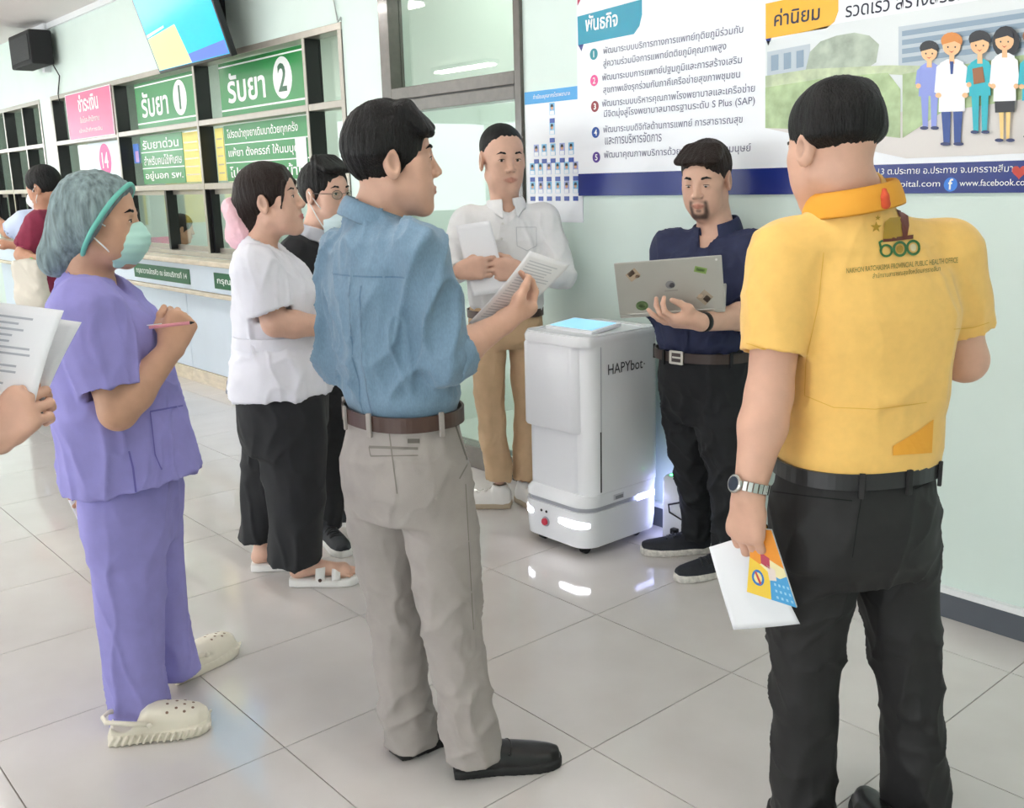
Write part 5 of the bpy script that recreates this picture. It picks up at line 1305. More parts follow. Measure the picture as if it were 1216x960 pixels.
# ---- man in the black polo
m_blkp = mat('black polo pique', '#202024', .8, noise=.1, nscale=60, bump=.3, bscale=600, bdist=.001); m_greyc = mat('pale grey collar knit', '#c4c6cf', .8); m_ltmask = mat('pale blue mask', '#d5eaee', .7)
m_shoe_bw = mat('charcoal sneaker mesh', '#24272d', .7); m_wsole = mat('white sole rubber', '#dcdcd8', .6)
def polo_man():
    p = Person('man in black polo and glasses with a face mask pulled under his chin', 4.14, (402, 636), 112, 'c', 1.15); J = p.J
    p.set_head(388, 231, 125, 0, 1.05, cheek=1.04, gaze=.3)
    neck = J(376, 277)
    p.arms['r'] = dict(sh=J(352, 302, -.10), el=J(352, 372, -.12), wr=J(395, 385, -.2), pn=HF, curls=(.6, .6, .4))
    p.arms['l'] = dict(sh=J(404, 300, .12), el=J(412, 370, .1), wr=J(425, 385, -.1), pn=HR, curls=(.6, .6, .4))
    T = p.rows([(398, 460, .15, .12), (392, 420, .145, .112), (386, 380, .15, .115), (380, 340, .158, .12), (378, 310, .15, .1), (377, 296, .12, .07)])
    p.legs['r'] = dict(c=[J(396, 465, -.05), J(394, 520, -.06), J(391, 570, -.07), J(388, 628, -.09)], r=[(.08, .1), (.085, .095), (.07, .076), (.062, .068)])
    p.legs['l'] = dict(c=[J(408, 460, .08), J(411, 520, .08), J(413, 560, .09), J(413, 605, .10)], r=[(.08, .1), (.085, .095), (.07, .076), (.062, .068)])
    p.body(T, neck)
    def ex(F, H):
        for i in range(9): x = -.06 + .015*i; F.cone(H.p(x*.8, .0, .118), H.p(x*1.1, .085 - 5*x*x, .085), .022*H.sc, .012*H.sc, .012)
    p.hair(m_hair, vol=.004, extra=ex, front=.006, seed=12); face_parts(p.H, p.root, m_hair, p.ho)
    H = p.H; P = H.p; g = empty('glasses', P(0, .09, .002), 'thin metal glasses worn by the man in black polo', 'glasses'); m_gm = mat('thin metal rim', '#6d6a68', .3, metal=.8)
    for q in (-1, 1):
        pts = [P(q*.032 + .021*math.cos(t), .0935 - abs(.032 + q*.021*math.cos(t))**2*4.5, -.002 + .0155*math.sin(t)) for t in np.linspace(0, 2*PI, 21)[:-1]]
        MB().tube(pts, .0011*H.sc, 6, closed=True).build('rim', m_gm, g, smooth=True); MB().prism(pts, H.f, .0006).build('lens', m_glass, g)
        MB().tube([P(q*.053, .079, .002), P(q*.078, .03, .004), P(q*.080, -.012, .006)], .0013*H.sc, 6).build('temple', m_gm, g)
    MB().tube([P(-.011, .0935, .001), P(0, .097, .004), P(.011, .0935, .001)], .0011*H.sc, 6).build('bridge', m_gm, g)
    face_mask(p, m_ltmask, m_strap, low=-.052)
    TS = p.rows([(399, 462, .165, .135), (393, 420, .160, .127), (387, 380, .163, .128), (381, 340, .170, .130), (378, 310, .160, .108), (377, 296, .12, .075)])
    p.top(TS, m_blkp, {'r': (.75, .070, .066, .070), 'l': (.75, .07, .066, .07)}, wr=wrinkles(.005, 8, seed=61), neck_r=.062, vneck=.05, name='polo_shirt')
    p.collar(m_greyc, r=.072, hgt=.034, flap=.03, drop=.02, gap=.35, point=.03)
    W = p.rows([(400, 452, .155, .13), (402, 480, .17, .135), (402, 510, .155, .12)])
    p.trousers(W, m_blkt, amp=.006, seed=63)
    shoe(p, onfloor(384, 640), onfloor(384, 640) + facing(150)*.2, 'r', m_shoe_bw, m_wsole, 'sneaker', L=.27); shoe_under(p, 'l', onfloor(442, 622), m_shoe_bw, m_wsole, 'sneaker', L=.27)
polo_man()
# ---- man in the white shirt
m_wsh = mat('white shirt cotton', '#ededee', .75, noise=.02, nscale=30, bump=.1, bscale=500, bdist=.0015); m_khaki = mat('khaki chino', '#cdae8a', .8, noise=.06, nscale=18, bump=.15, bscale=400, bdist=.0015); m_wshoe = mat('white sneaker', '#e9e7e4', .6); m_gum = mat('tan sole', '#b4a48e', .7)
m_btn = mat('pearl button', '#d9d9d6', .3)
def white_man():
    p = Person('man in a white long-sleeved shirt and khaki trousers by the glass door', 4.46, (602, 592), 172, 'a', 1.15); J = p.J
    p.set_head(597, 190, 160, -4, 1.15, wx=1.03, wz=1.12, neck=.93, brow=1.0, eye_h=.0048, gaze=.4)
    neck = J(600, 241)
    p.arms['r'] = dict(sh=J(556, 265, 0), el=J(536, 322, -.06), wr=J(546, 322, -.27), pn=HF*.75 + HR*.5, ax=HR*.85 - HF*.12 + Z3*.10, curls=(.5, .7, .4), thumb=.7, hs=1.1)
    p.arms['l'] = dict(sh=J(645, 263, .02), el=J(668, 326, -.06), wr=J(619, 322, -.25), pn=HF*.75 - HR*.5, ax=-HR*.9 - HF*.12 + Z3*.08, curls=(.5, .7, .4), thumb=.7, hs=1.1)
    T = p.rows([(600, 385, .16, .12), (600, 350, .155, .115), (600, 315, .165, .12), (600, 285, .17, .115), (600, 262, .15, .085), (600, 252, .12, .07)])
    p.legs['r'] = dict(c=[J(582, 385, 0), J(580, 425, -.01), J(581, 480, -.02), J(588, 530, -.02), J(593, 570, -.02)], r=[(.07, .09), (.083, .092), (.066, .074), (.060, .066), (.060, .066)])
    p.legs['l'] = dict(c=[J(621, 385, .02), J(626, 425, .02), J(627, 480, .02), J(625, 530, .03), J(624, 568, .03)], r=[(.07, .09), (.083, .092), (.066, .074), (.060, .066), (.060, .066)])
    p.body(T, neck)
    p.hair(m_hair, vol=-.004, front=.016, zc=.045, rz=.080, seed=14, amp=.0012); face_parts(p.H, p.root, m_hair, p.ho)
    TS = p.rows([(600, 369, .158, .122), (600, 360, .174, .137), (600, 345, .174, .134), (600, 315, .178, .133), (600, 285, .182, .127), (600, 262, .155, .095), (600, 252, .12, .075)])
    p.top(TS, m_wsh, {'r': (1.93, .074, .062, .044), 'l': (1.93, .074, .062, .044)}, wr=wrinkles(.0085, 8.5, (1, 1, .5), 71, zband((.8, 1.6), (1.1, 1.0), (1.4, .7)), .7), neck_r=.064, vneck=.05, h=.007)
    p.collar(m_wsh, r=.074, hgt=.036, flap=.024, drop=.02, gap=.30, point=.045, tilt=.03)
    bv = bvh_of(p.shirt.data)
    decal_px('placket', *px_line([(600, 252), (594, 300), (594, 362)], 7.5), bv, .0015, m_wsh, p.root)
    for y in (266, 284): decal_px('button', *px_poly([(597 - (y-262)*.06 + 1.6*math.cos(2*PI*i/8), y + 1.6*math.sin(2*PI*i/8)) for i in range(8)], 0), bv, .003, m_btn, p.root)
    decal_px('chest_pocket', *px_line([(613, 270), (637, 270), (637, 292), (626, 298), (614, 292), (613, 270)], .8), bv, .0015, mat('white seam', '#c9cace', .8), p.root)
    W = p.rows([(600, 360, .160, .125), (600, 385, .172, .135), (602, 403, .160, .12), (602, 412, .14, .10)])
    p.trousers(W, m_khaki, k=.015, wr=wrinkles(.006, 7.5, (1, 1, .55), 73, zband((.1, 2), (.5, 1), (.9, .5)), .7))
    zb = at(600, 370, 4.46).z; p.belt(W, zb, m_belt, .034, .006, mat('brass buckle', '#a58a55', .35, metal=.8))
    shoe_under(p, 'r', onfloor(574, 601), m_wshoe, m_gum, 'sneaker', L=.29, m_extra=m_wshoe); shoe_under(p, 'l', onfloor(632, 600), m_wshoe, m_gum, 'sneaker', L=.29, m_extra=m_wshoe)
    dP = 4.46 - .235
    sheet_paper('paper_sheet', [at(541, 268, dP + .02), at(582, 262, dP + .02), at(603, 346, dP - .03), at(562, 352, dP - .04)], m_paper, 'white sheet held in both hands by the man in the white shirt', 'paper', bow=.008)
white_man()
# ---- man in navy with the laptop
m_navs = mat('navy shirt cotton', '#232a4c', .75, noise=.08, nscale=40, bump=.15, bscale=500, bdist=.0015); m_blkj = mat('black jeans', '#15171b', .8, noise=.1, nscale=40, bump=.2, bscale=500, bdist=.0015)
m_silver = mat('silver buckle', '#b9b3a8', .3, metal=.9); m_dbelt = mat('dark brown belt leather', '#3b2c27', .42)
m_lap = mat('silver grey laptop', '#b9b9b2', .35, metal=.35, noise=.02); m_key = mat('dark keys', '#2b2c2f', .5)
def navy_man():
    p = Person('bearded man in a navy shirt and black jeans holding an open laptop', 3.69, (822, 668), 213, 'a', 1.05); J = p.J
    p.set_head(838, 214, 212, -14, 1.05, cheek=1.06, beard=srgb('#54413a'), brow=1.1, eye_h=.0036, gaze_dn=1, neck=1.05)
    neck = J(850, 270, .02)
    p.arms['l'] = dict(sh=J(893, 300, -.12), el=J(897, 373, -.2), wr=J(833, 383, -.432), pn=Z3*.85 + HF*.35, ax=-HR*.96 - HF*.02 + Z3*.06, curls=(.25, .5, .4), thumb=.55, hs=1.05, g=1.1, per=[(.55, .8, .4), (.45, .7, .4), (.2, .35, .3), (.15, .3, .2)])
    p.arms['r'] = dict(sh=J(797, 296, .1), el=J(783, 362, .02), wr=J(800, 352, -.16), pn=-HF, ax=-HF*.9 + HR*.2, curls=(.5, .6, .4), g=1.1)
    T = p.rows([(838, 430, .165, .15), (837, 390, .165, .15), (838, 350, .165, .15), (843, 315, .17, .135), (846, 292, .15, .095), (848, 284, .12, .075)])
    p.legs['r'] = dict(c=[J(818, 440, .07), J(820, 500, .08), J(827, 560, .10), J(828, 610, .12), J(827, 640, .12)], r=[(.08, .1), (.105, .115), (.08, .085), (.066, .07), (.064, .068)])
    p.legs['l'] = dict(c=[J(860, 440, -.07), J(861, 500, -.08), J(866, 560, -.10), J(868, 620, -.12), J(866, 664, -.12)], r=[(.08, .1), (.105, .115), (.08, .085), (.066, .07), (.064, .068)])
    p.body(T, neck)
    def ex(F, H):
        for i in range(11): x = -.066 + .0132*i; F.cone(H.p(x*.8, .01, .098), H.p(x*1.08, .086 - 5*x*x, .076), .020*H.sc, .012*H.sc, .015)
    p.hair(m_hair_br, vol=.001, extra=ex, zc=.044, rz=.082, front=.008, seed=21); face_parts(p.H, p.root, m_hair, p.ho)
    TS = p.rows([(839, 415, .172, .158), (838, 402, .184, .172), (837, 365, .178, .166), (840, 330, .182, .158), (845, 300, .170, .118), (848, 284, .12, .078)])
    p.top(TS, m_navs, {'l': (1.22, .076, .066, .066), 'r': (1.2, .074, .066, .064)}, wr=wrinkles(.009, 8, (1, 1, .5), 81, zband((.85, 1.4), (1.1, 1.0), (1.4, .7)), .75), neck_r=.066, vneck=.10, h=.0068)
    A = p.arms['l']; d = (A['wr'] - A['el']).normalized(); e = A['el'].lerp(A['wr'], .2)
    F = Field(); F.cone(e - d*.03, e + d*.014, .071, .071, .01, flat=True); F.cone(e - d*.02, e + d*.05, .061, .064, .004, 's', flat=True); link('rolled_cuff', F.mesh('cuff', .006, disp=wrinkles(.003, 22, seed=5)), m_navs, p.root)
    p.collar(m_navs, r=.078, hgt=.042, flap=.026, drop=.022, gap=.42, point=.05, tilt=.035)
    bv = bvh_of(p.shirt.data); decal_px('placket', *px_line([(826, 284), (822, 300), (818, 330), (812, 405)], 8), bv, .0015, m_navs, p.root)
    W = p.rows([(839, 408, .172, .16), (839, 425, .176, .162), (839, 450, .182, .16), (839, 480, .175, .14), (839, 498, .15, .11)])
    p.trousers(W, m_blkj, wr=wrinkles(.0075, 7.5, (1, 1, 1.1), 83, zband((.05, 2.2), (.3, 1.3), (.5, 1.5), (.9, .6)), .75))
    zb = at(838, 417, 3.69).z; bo = p.belt(W, zb, m_dbelt, .036, .016)
    bl_ = p.F; u, v, a, b = row_at(W, zb); c = p.base + p.R*u + p.F*v; dv = (p.F*.97 + p.R*.25).normalized(); q = c + dv*(b + .022); t = Vector((-dv.y, dv.x, 0)); mb = MB()
    for (du, dz, w, hh) in ((-.026, 0, .005, .024), (.026, 0, .005, .024), (0, .021, .026, .004), (0, -.021, .026, .004), (.004, 0, .022, .003)): mb.obox(Vector((q.x, q.y, zb)) + t*du + Z3*dz, t*w, dv*.003, Z3*hh)
    mb.build('buckle', m_silver, bo)
    p.belt_loops(W, zb - .004, (-48, 32, 75), m_blkj, .055, .026)
    m_shb = mat('dark blue sneaker mesh', '#23262e', .75, noise=.15, nscale=120); m_spk_s = mat('speckled white sole', '#d6d2cb', .7, noise=.25, nscale=60)
    shoe_under(p, 'r', onfloor(768, 657), m_shb, m_spk_s, 'sneaker', L=.285); shoe_under(p, 'l', onfloor(806, 690), m_shb, m_spk_s, 'sneaker', L=.285)
    # wrist watch strap
    wr = A['wr'] - d*.012; MB().tube([wr - d*.011, wr + d*.011], .0335, 20).build('watch_strap', m_rub, p.root, smooth=True)
    # the laptop
    dl = 3.69 - .385
    TL, TR, BR, BL = at(728, 313, dl + .02), at(855, 303, dl - .07), at(863, 366, dl - .03), at(737, 374, dl + .06)
    c = (TL + TR + BR + BL) / 4; ex_ = ((TR - TL) + (BR - BL)).normalized(); w = ((TR - TL).length + (BR - BL).length)/4; ey = ((TL - BL) + (TR - BR)); hh = ((TL - BL).length + (TR - BR).length)/4
    ey = (ey - ex_*ey.dot(ex_)).normalized(); ez = ex_.cross(ey)
    if ez.dot(CAM - c) < 0: ez = -ez
    lp = empty('laptop', c, 'open silver laptop with stickers on its lid in the bearded man\'s hand', 'laptop')
    MB().obox(c, ex_*w, ey*hh, ez*.0035).build('lid', m_lap, lp, bevel=.003)
    MB().obox(c - ez*.0042, ex_*(w - .006), ey*(hh - .006), ez*.0006).build('screen', m_black, lp)
    hinge = c - ey*hh; bd = (-ez*.90 + ey*.10); bd = (bd - ex_*bd.dot(ex_)).normalized(); bn = ex_.cross(bd); bn = bn if bn.z > 0 else -bn
    bc = hinge + bd*hh*1.0 - bn*.008
    bs = MB().obox(bc, ex_*w, bd*hh, bn*.007).build('base', m_lap, lp, bevel=.003)
    for r_ in range(5):
        for k_ in range(12): MB().obox(bc + bn*.0076 + ex_*(w*(-.84 + .153*k_)) + bd*(hh*(-.62 + .2*r_)), ex_*w*.066, bd*hh*.085, bn*.0008).build('key', m_key, bs)
    MB().tube([hinge - ex_*w*.8, hinge + ex_*w*.8], .005, 8).build('hinge', m_lap, lp)
    def stk(u, v, ru, rv, col, nm='sticker', rot=0, kind='disc'):
        o = c + ex_*w*u + ey*hh*v + ez*.0035; X = ex_*math.cos(rot) + ey*math.sin(rot); Y = ey*math.cos(rot) - ex_*math.sin(rot)
        m = mat('sticker ' + col, col, .4)
        pts = [o + X*ru*math.cos(2*PI*i/20) + Y*rv*math.sin(2*PI*i/20) for i in range(20)] if kind == 'disc' else [o + X*ru*i + Y*rv*j for i, j in ((-1, -1), (1, -1), (1, 1), (-1, 1))]
        return MB().prism(pts, ez, .0006).build(nm, m, lp)
    stk(-.66, .52, .020, .016, '#b9a58c', rot=.6, kind='b'); stk(-.69, .58, .012, .008, '#5a4a44', rot=.6, kind='b'); stk(-.58, .46, .008, .006, '#7d6658', rot=.2)
    s1 = stk(.60, .52, .020, .010, '#8fae62', rot=-.3, kind='b'); stk(.60, .52, .014, .005, '#5f8246', rot=-.3, kind='b')
    stk(-.55, -.68, .021, .017, '#5f7c4e'); stk(-.55, -.68, .015, .012, '#8aa070'); stk(-.55, -.68, .009, .007, '#4d673f')
    stk(.64, -.52, .020, .020, '#a89a88', rot=.78, kind='b'); stk(.68, -.58, .010, .010, '#41342d', rot=.78, kind='b'); stk(.56, -.46, .009, .007, '#c8b39a', rot=.2)
    stk(0.02, .05, .016, .014, '#8f9092'); stk(.05, .02, .009, .009, '#5d5b66'); stk(0.03, -.17, .022, .003, '#a5a39d', kind='b'); stk(.9, .86, .004, .004, '#e8e8e4')
navy_man()
# ---- man in the yellow polo, back view
m_yel_p = mat('yellow polo pique', '#f3c46c', .75, noise=.03, nscale=50, bump=.25, bscale=600, bdist=.001, sheen=.2); m_yel_c = mat('orange yellow collar', '#efa836', .75); m_blk_tr = mat('black suit cloth', '#1c1b1c', .7, noise=.08, nscale=50, bump=.12, bscale=600, bdist=.001)
m_steel = mat('steel watch', '#c3c2bd', .25, metal=1.0); m_gold = mat('gold ring', '#d8a83c', .25, metal=1.0); m_blt_g = mat('black belt leather', '#2a2a2c', .3)
def yellow_man():
    p = Person('man in a yellow polo with a printed emblem on his back, seen from behind', 2.03, (1018, 1000), -14, 'd'); J = p.J
    p.set_head(987, 176, -24, -10, .985, wz=1.03, upright=3.0, gaze=0)
    neck = J(1012, 231, -.01)
    p.arms['l'] = dict(sh=J(932, 306, -.02), el=J(913, 470, -.08), wr=J(889, 588, -.12), pn=HF*.55 + HR*.8, ax=J(888, 640, -.12) - J(891, 590, -.12) + HF*.01, curls=(.45, .75, .4), thumb=.6, g=1.1, hs=1.05, spread=.03)
    p.arms['r'] = dict(sh=J(1122, 302, .05), el=J(1146, 428, .08), wr=J(1112, 405, .32), pn=-HR, curls=(.5, .6, .4), g=1.1)
    T = p.rows([(1012, 560, .155, .12), (1020, 500, .145, .11), (1032, 430, .15, .115), (1038, 370, .165, .12), (1035, 325, .16, .1), (1028, 295, .13, .08)])
    p.legs['l'] = dict(c=[J(965, 590, 0), J(962, 680, 0), J(957, 780, .01), J(954, 870, .02), J(951, 1000, .03)], r=[(.075, .09), (.092, .10), (.078, .084), (.068, .076), (.066, .074)])
    p.legs['r'] = dict(c=[J(1062, 585, .05), J(1064, 670, .05), J(1074, 770, .04), J(1084, 860, .02), J(1088, 1002, .0)], r=[(.075, .09), (.092, .10), (.074, .082), (.066, .074), (.064, .072)])
    p.body(T, neck)
    def ex(F, H):
        for i in range(11):
            a = PI * (i/10) - PI/2; F.cone(H.p(.045*math.sin(a), -.05, .088), H.p(.076*math.sin(a), -.030 - .064*math.cos(a), .02), .020*H.sc, .012*H.sc, .025)
    p.hair(m_hair, vol=.002, extra=ex, front=.0, zc=.046, rz=.084, bottom=.0, seed=33, amp=.002); face_parts(p.H, p.root, m_hair, p.ho)
    TS = p.rows([(1019, 543, .170, .138), (1020, 526, .172, .140), (1025, 490, .166, .130), (1033, 430, .166, .130), (1039, 370, .178, .134), (1036, 325, .172, .114), (1028, 298, .135, .088)])
    p.top(TS, m_yel_p, {'l': (.70, .070, .066, .071), 'r': (.72, .070, .066, .070)}, wr=wrinkles(.0065, 6.5, (1, 1, .6), 91, zband((1.0, .25), (1.05, 1.5), (1.15, 1.0), (1.4, .6)), .6), neck_r=.066, shoulder_r=.066, h=.006, name='polo_shirt', yoke=.042)
    p.collar(m_yel_c, r=.080, hgt=.034, flap=.026, drop=.014, z_off=.002, gap=.35, point=.03)
    bv = bvh_of(p.shirt.data); R0 = p.root
    D = lambda nm, g, m, off=.0014: decal_px(nm, *g, bv, off, m, R0)
    mk = lambda n, c: mat('shirt print ' + n, c, .6)
    dk, gr, go, rd = mk('olive', '#6d6a2c'), mk('green', '#2f6b35'), mk('gold', '#b08a1e'), mk('maroon', '#6b2a18')
    D('lettering', px_text('NAKHON RATCHASIMA PROVINCIAL PUBLIC HEALTH OFFICE', 1005, 325, 1137, 312, 6.2), dk); D('lettering', px_text('สำนักงานสาธารณสุขจังหวัดนครราชสีมา', 1036, 333, 1116, 324, 8), dk)
    D('emblem_numeral', px_ring(1068, 296, 7.2, 8, 3.0), gr); D('emblem_numeral', px_ring(1084, 294.5, 7.2, 8, 3.0), gr); D('emblem_numeral', px_ring(1052, 298, 6.5, 6.5, 2.6), gr); D('emblem_numeral', px_line([(1046, 296), (1044, 288), (1048, 286)], 2.6, 4), gr)
    D('emblem_centre', px_poly([(1068 + 4*math.cos(2*PI*i/10), 296 + 4.6*math.sin(2*PI*i/10)) for i in range(10)], 0), go); D('emblem_centre', px_poly([(1084 + 4*math.cos(2*PI*i/10), 294.5 + 4.6*math.sin(2*PI*i/10)) for i in range(10)], 0), mk('cream', '#e8d9b0'))
    D('emblem_block', px_poly([(1050, 264), (1056, 259), (1069, 258), (1070, 283), (1048, 284)], 2), go); D('emblem_block', px_poly([(1048, 284), (1084, 279), (1084, 284), (1048, 288)], 2), rd)
    D('emblem_figure', px_poly([(1065, 251), (1069, 248), (1072, 253), (1078, 257), (1079, 268), (1077, 280), (1071, 281), (1070, 266)], 2), rd); D('emblem_figure', px_poly([(1067 + 3*math.cos(2*PI*i/8), 249 + 3.6*math.sin(2*PI*i/8)) for i in range(8)], 0), rd)
    st = []
    for i in range(10): r_ = 7 if i % 2 == 0 else 2.8; st.append((1040 + r_*math.sin(2*PI*i/10), 270 - r_*math.cos(2*PI*i/10)))
    D('emblem_flower', px_poly(st, 1), go); st2 = [(1042 + (x - 1040)*.5, 259 + (y - 270)*.5) for x, y in st]; D('emblem_flower', px_poly(st2, 0), go)
    D('side_seam', px_line([(978, 300), (972, 360), (958, 420), (956, 470), (990, 484), (1040, 486), (1100, 478)], 1.0), mk('seam', '#e2ae3e')); D('sleeve_hem', px_line([(887, 408), (920, 418), (956, 424)], 1.0), MATS['shirt print seam']); D('sleeve_hem', px_line([(1132, 391), (1155, 389), (1174, 383)], 1.0), MATS['shirt print seam'])
    D('hem_panel', px_poly([(1060, 530), (1090, 512), (1108, 498), (1106, 538), (1060, 541)], 4), m_yel_c)
    F = Field(); a = J(1050, 226, -.14); F.chain([a, J(1051, 234, -.145), J(1052, 243, -.14)], [.005, .007, .009], .006); link('neck_tassel', F.mesh('tassel', .003), mk('red', '#d5502a'), R0)
    W = p.rows([(1016, 535, .158, .125), (1015, 560, .165, .13), (1013, 610, .180, .15), (1012, 650, .175, .145), (1012, 676, .150, .12)])
    p.trousers(W, m_blk_tr, wr=wrinkles(.0065, 7, (1, 1, 1.0), 93, zband((.05, 1.4), (.5, 1.1), (.75, 1.0), (1.0, .4)), .7), h=.0065)
    zb = at(1016, 549, 2.03).z; p.belt(W, zb, m_blt_g, .034, .010); p.belt_loops(W, zb - .006, (180 - 12, 180 + 28, 180 - 48), m_blk_tr, .052, .020)
    bv2 = bvh_of(p.trs.data); m_bs = mat('black seam', '#0b0b0c', .9)
    decal_px('back_pocket', *px_line([(918, 584), (965, 590), (1012, 595)], 1.4), bv2, .0012, m_bs, R0); decal_px('back_pocket', *px_line([(1086, 581), (1109, 570)], 1.6), bv2, .0012, m_bs, R0); decal_px('seat_seam', *px_line([(1028, 560), (1018, 620), (1012, 662)], 1.0), bv2, .0012, m_bs, R0)
    shoe(p, onfloor(985, 1050), onfloor(946, 990), 'l', m_blk_sh, m_rub, 'dress', L=.285); shoe(p, onfloor(1088, 1045), onfloor(1042, 978), 'r', m_blk_sh, m_rub, 'dress', L=.285)
    # steel watch and ring
    A = p.arms['l']; d = (A['wr'] - A['el']).normalized(); c = A['wr'] - d*.018; x = d.orthogonal().normalized(); y = d.cross(x); wt = empty('wristwatch', c, 'steel wristwatch on the left wrist of the man in yellow', 'watch')
    fdir = (-HR*.9 - HF*.45); fdir = (fdir - d*fdir.dot(d)).normalized(); side = d.cross(fdir)
    for i in range(22):
        a = 2*PI*i/22
        if abs(math.atan2(math.sin(a), math.cos(a))) < .36: continue
        q = c + (fdir*math.cos(a) + side*math.sin(a))*.0375; n = (fdir*math.cos(a) + side*math.sin(a)); t = d.cross(n)
        MB().obox(q, d*.010, t*.0046, n*.0022).build('link', m_steel, wt, bevel=.0008)
    q = c + fdir*.0385; cs = MB().lathe(q - fdir*.003, [(.017, 0), (.019, .003), (.019, .008), (.016, .010)], 24, fdir).build('case', m_steel, wt, smooth=False); MB().lathe(q + fdir*.0071, [(.0145, 0), (.0145, .0005)], 24, fdir).build('dial', mat('watch dial', '#2c3442', .2), cs)
    # booklet and folded sheet in the left hand
    g = 2.03 - .115
    C_ = [at(898, 626, g + .02), at(920, 632, g - .0), at(947, 720, g - .02), at(912, 709, g + .05)]
    C_ = [at(893, 627, g + .0), at(916, 630, g - .02), at(946, 722, g - .045), at(887, 703, g - .02)]
    bk = empty('booklet', (C_[0] + C_[2])/2, 'colourful orange and yellow booklet held at the thigh of the man in yellow', 'booklet'); TLc, TRc, BRc, BLc = C_; nr = (TRc - TLc).cross(BRc - TLc).normalized(); nr = nr if nr.dot(CAM - TLc) > 0 else -nr; _d = ray(887, 703); BLc = CAM + _d * ((TLc - CAM).dot(nr) / _d.dot(nr))
    def bq(u, v): return TLc.lerp(TRc, u).lerp(BLc.lerp(BRc, u), v)
    def area(name, uv, col, lay): MB().prism([bq(u, v) + nr*(.0002*lay) for u, v in uv], nr, .0003).build(name, mat('booklet ' + col, col, .35), bk)
    MB().prism([bq(u, v) - nr*.006 for u, v in ((0, 0), (1, 0), (1, 1), (0, 1))], nr, .006).build('pages', m_paper, bk)
    area('cover', ((0, 0), (1, 0), (1, 1), (0, 1)), '#efe3b0', 1); area('cover_top', ((0, 0), (1, 0), (1, .5), (.62, .42), (.3, .52), (0, .45)), '#ef9a35', 2); area('cover_yellow', ((0, .45), (.3, .52), (.55, .62), (.5, 1), (0, 1)), '#f4cf4a', 2)
    area('cover_blue', ((.55, .62), (.8, .66), (1, .6), (1, 1), (.5, 1)), '#4ea3d8', 2); area('cover_red', ((.35, .34), (.62, .40), (.58, .56), (.34, .5)), '#c04a5e', 3); area('cover_pattern', ((.50, .50), (.72, .55), (.70, .70), (.52, .72)), '#e9d9cf', 3)
    for i in range(4):
        for j in range(3): u0, v0 = .62 + .1*i, .74 + .09*j; area('cover_dot', ((u0, v0), (u0 + .045, v0), (u0 + .045, v0 + .035), (u0, v0 + .035)), '#9fd0ea', 3)
    rr = [(.24 + (.15*math.cos(t)), .73 + (.12*math.sin(t))) for t in np.linspace(0, 2*PI, 18)[:-1]]
    area('cover_ring', rr, '#2f76c4', 3); area('cover_ring_centre', [(.24 + (u - .24)*.66, .73 + (v - .73)*.66) for u, v in rr], '#f4e6a0', 4); area('cover_mark', ((.16, .66), (.2, .64), (.32, .80), (.28, .83)), '#d0453a', 5)
    sheet_paper('paper_sheet', [at(842, 650, g + .06), at(897, 632, g + .04), at(950, 741, g - .005), at(871, 748, g + .03)], m_paper, 'folded white sheet behind the booklet held by the man in yellow', 'paper', bow=.01)
    t = p.arms['l']['tips']; kn = t[2].lerp(A['wr'], .42)
    MB().lathe(kn - d*.003, [(.0118, 0), (.0125, .003), (.0118, .006)], 18, (t[2] - kn)).build('ring', m_gold, p.root, smooth=True)
yellow_man()
# ------------------------------------------------------------------ delivery robot and its charger
m_rob = mat('white robot plastic', '#f3f5f9', 0.22, coat=.3); m_rob2 = mat('white robot door', '#eef0f5', 0.28, coat=.2); m_groove = mat('grey groove plastic', '#b4b6c0', .4); m_ledw = mat('robot lamp', '#ffffff', .3, emit='#f4f6ff', estr=7.0); m_ledv = mat('violet lamp', '#ccd2ff', .3, emit='#c3caff', estr=2.2)
def rrect(x0, x1, y0, y1, r, n=8):
    pts = []
    for cx, cy, a0 in ((x1 - r, y1 - r, 0), (x0 + r, y1 - r, PI/2), (x0 + r, y0 + r, PI), (x1 - r, y0 + r, 1.5*PI)):
        for k in range(n + 1): a = a0 + PI/2*k/n; pts.append((cx + r*math.cos(a), cy + r*math.sin(a)))
    return pts
def stack(name, m, secs, parent, bevel=0.0):
    """lofted rounded-rectangle solid: secs = (z, x0, x1, y0, y1, r)"""
    mb = MB(); vs = []; fs = []; n = None
    for (z, x0, x1, y0, y1, r) in secs:
        q = rrect(x0, x1, y0, y1, r); n = len(q); vs += [(a, b, z) for a, b in q]
    for i in range(len(secs) - 1):
        for k in range(n): fs.append((i*n+k, i*n+(k+1) % n, (i+1)*n+(k+1) % n, (i+1)*n+k))
    fs.append(tuple(reversed(range(n)))); fs.append(tuple((len(secs)-1)*n + k for k in range(n)))
    o = mb.add(vs, fs).build(name, m, parent, smooth=True)
    e = o.modifiers.new('edges', 'EDGE_SPLIT'); e.split_angle = .6
    return o
RX0, RX1, RY0, RY1 = -3.035, -2.64, 2.63, 3.09
RB = empty('delivery_robot', ((RX0+RX1)/2, (RY0+RY1)/2, 0), 'white cabinet-shaped delivery robot with glowing front lamps beside the laptop man', 'robot')
base = stack('base', m_rob, [(.032, RX0 + .03, RX1 - .03, RY0 + .03, RY1 - .03, .06), (.042, RX0 + .006, RX1 - .006, RY0 + .006, RY1 - .006, .075), (.10, RX0, RX1, RY0, RY1, .08), (.192, RX0, RX1, RY0, RY1, .08)], RB)
stack('groove', m_groove, [(.192, RX0 + .010, RX1 - .010, RY0 + .010, RY1 - .010, .075), (.212, RX0 + .010, RX1 - .010, RY0 + .010, RY1 - .010, .075)], RB)
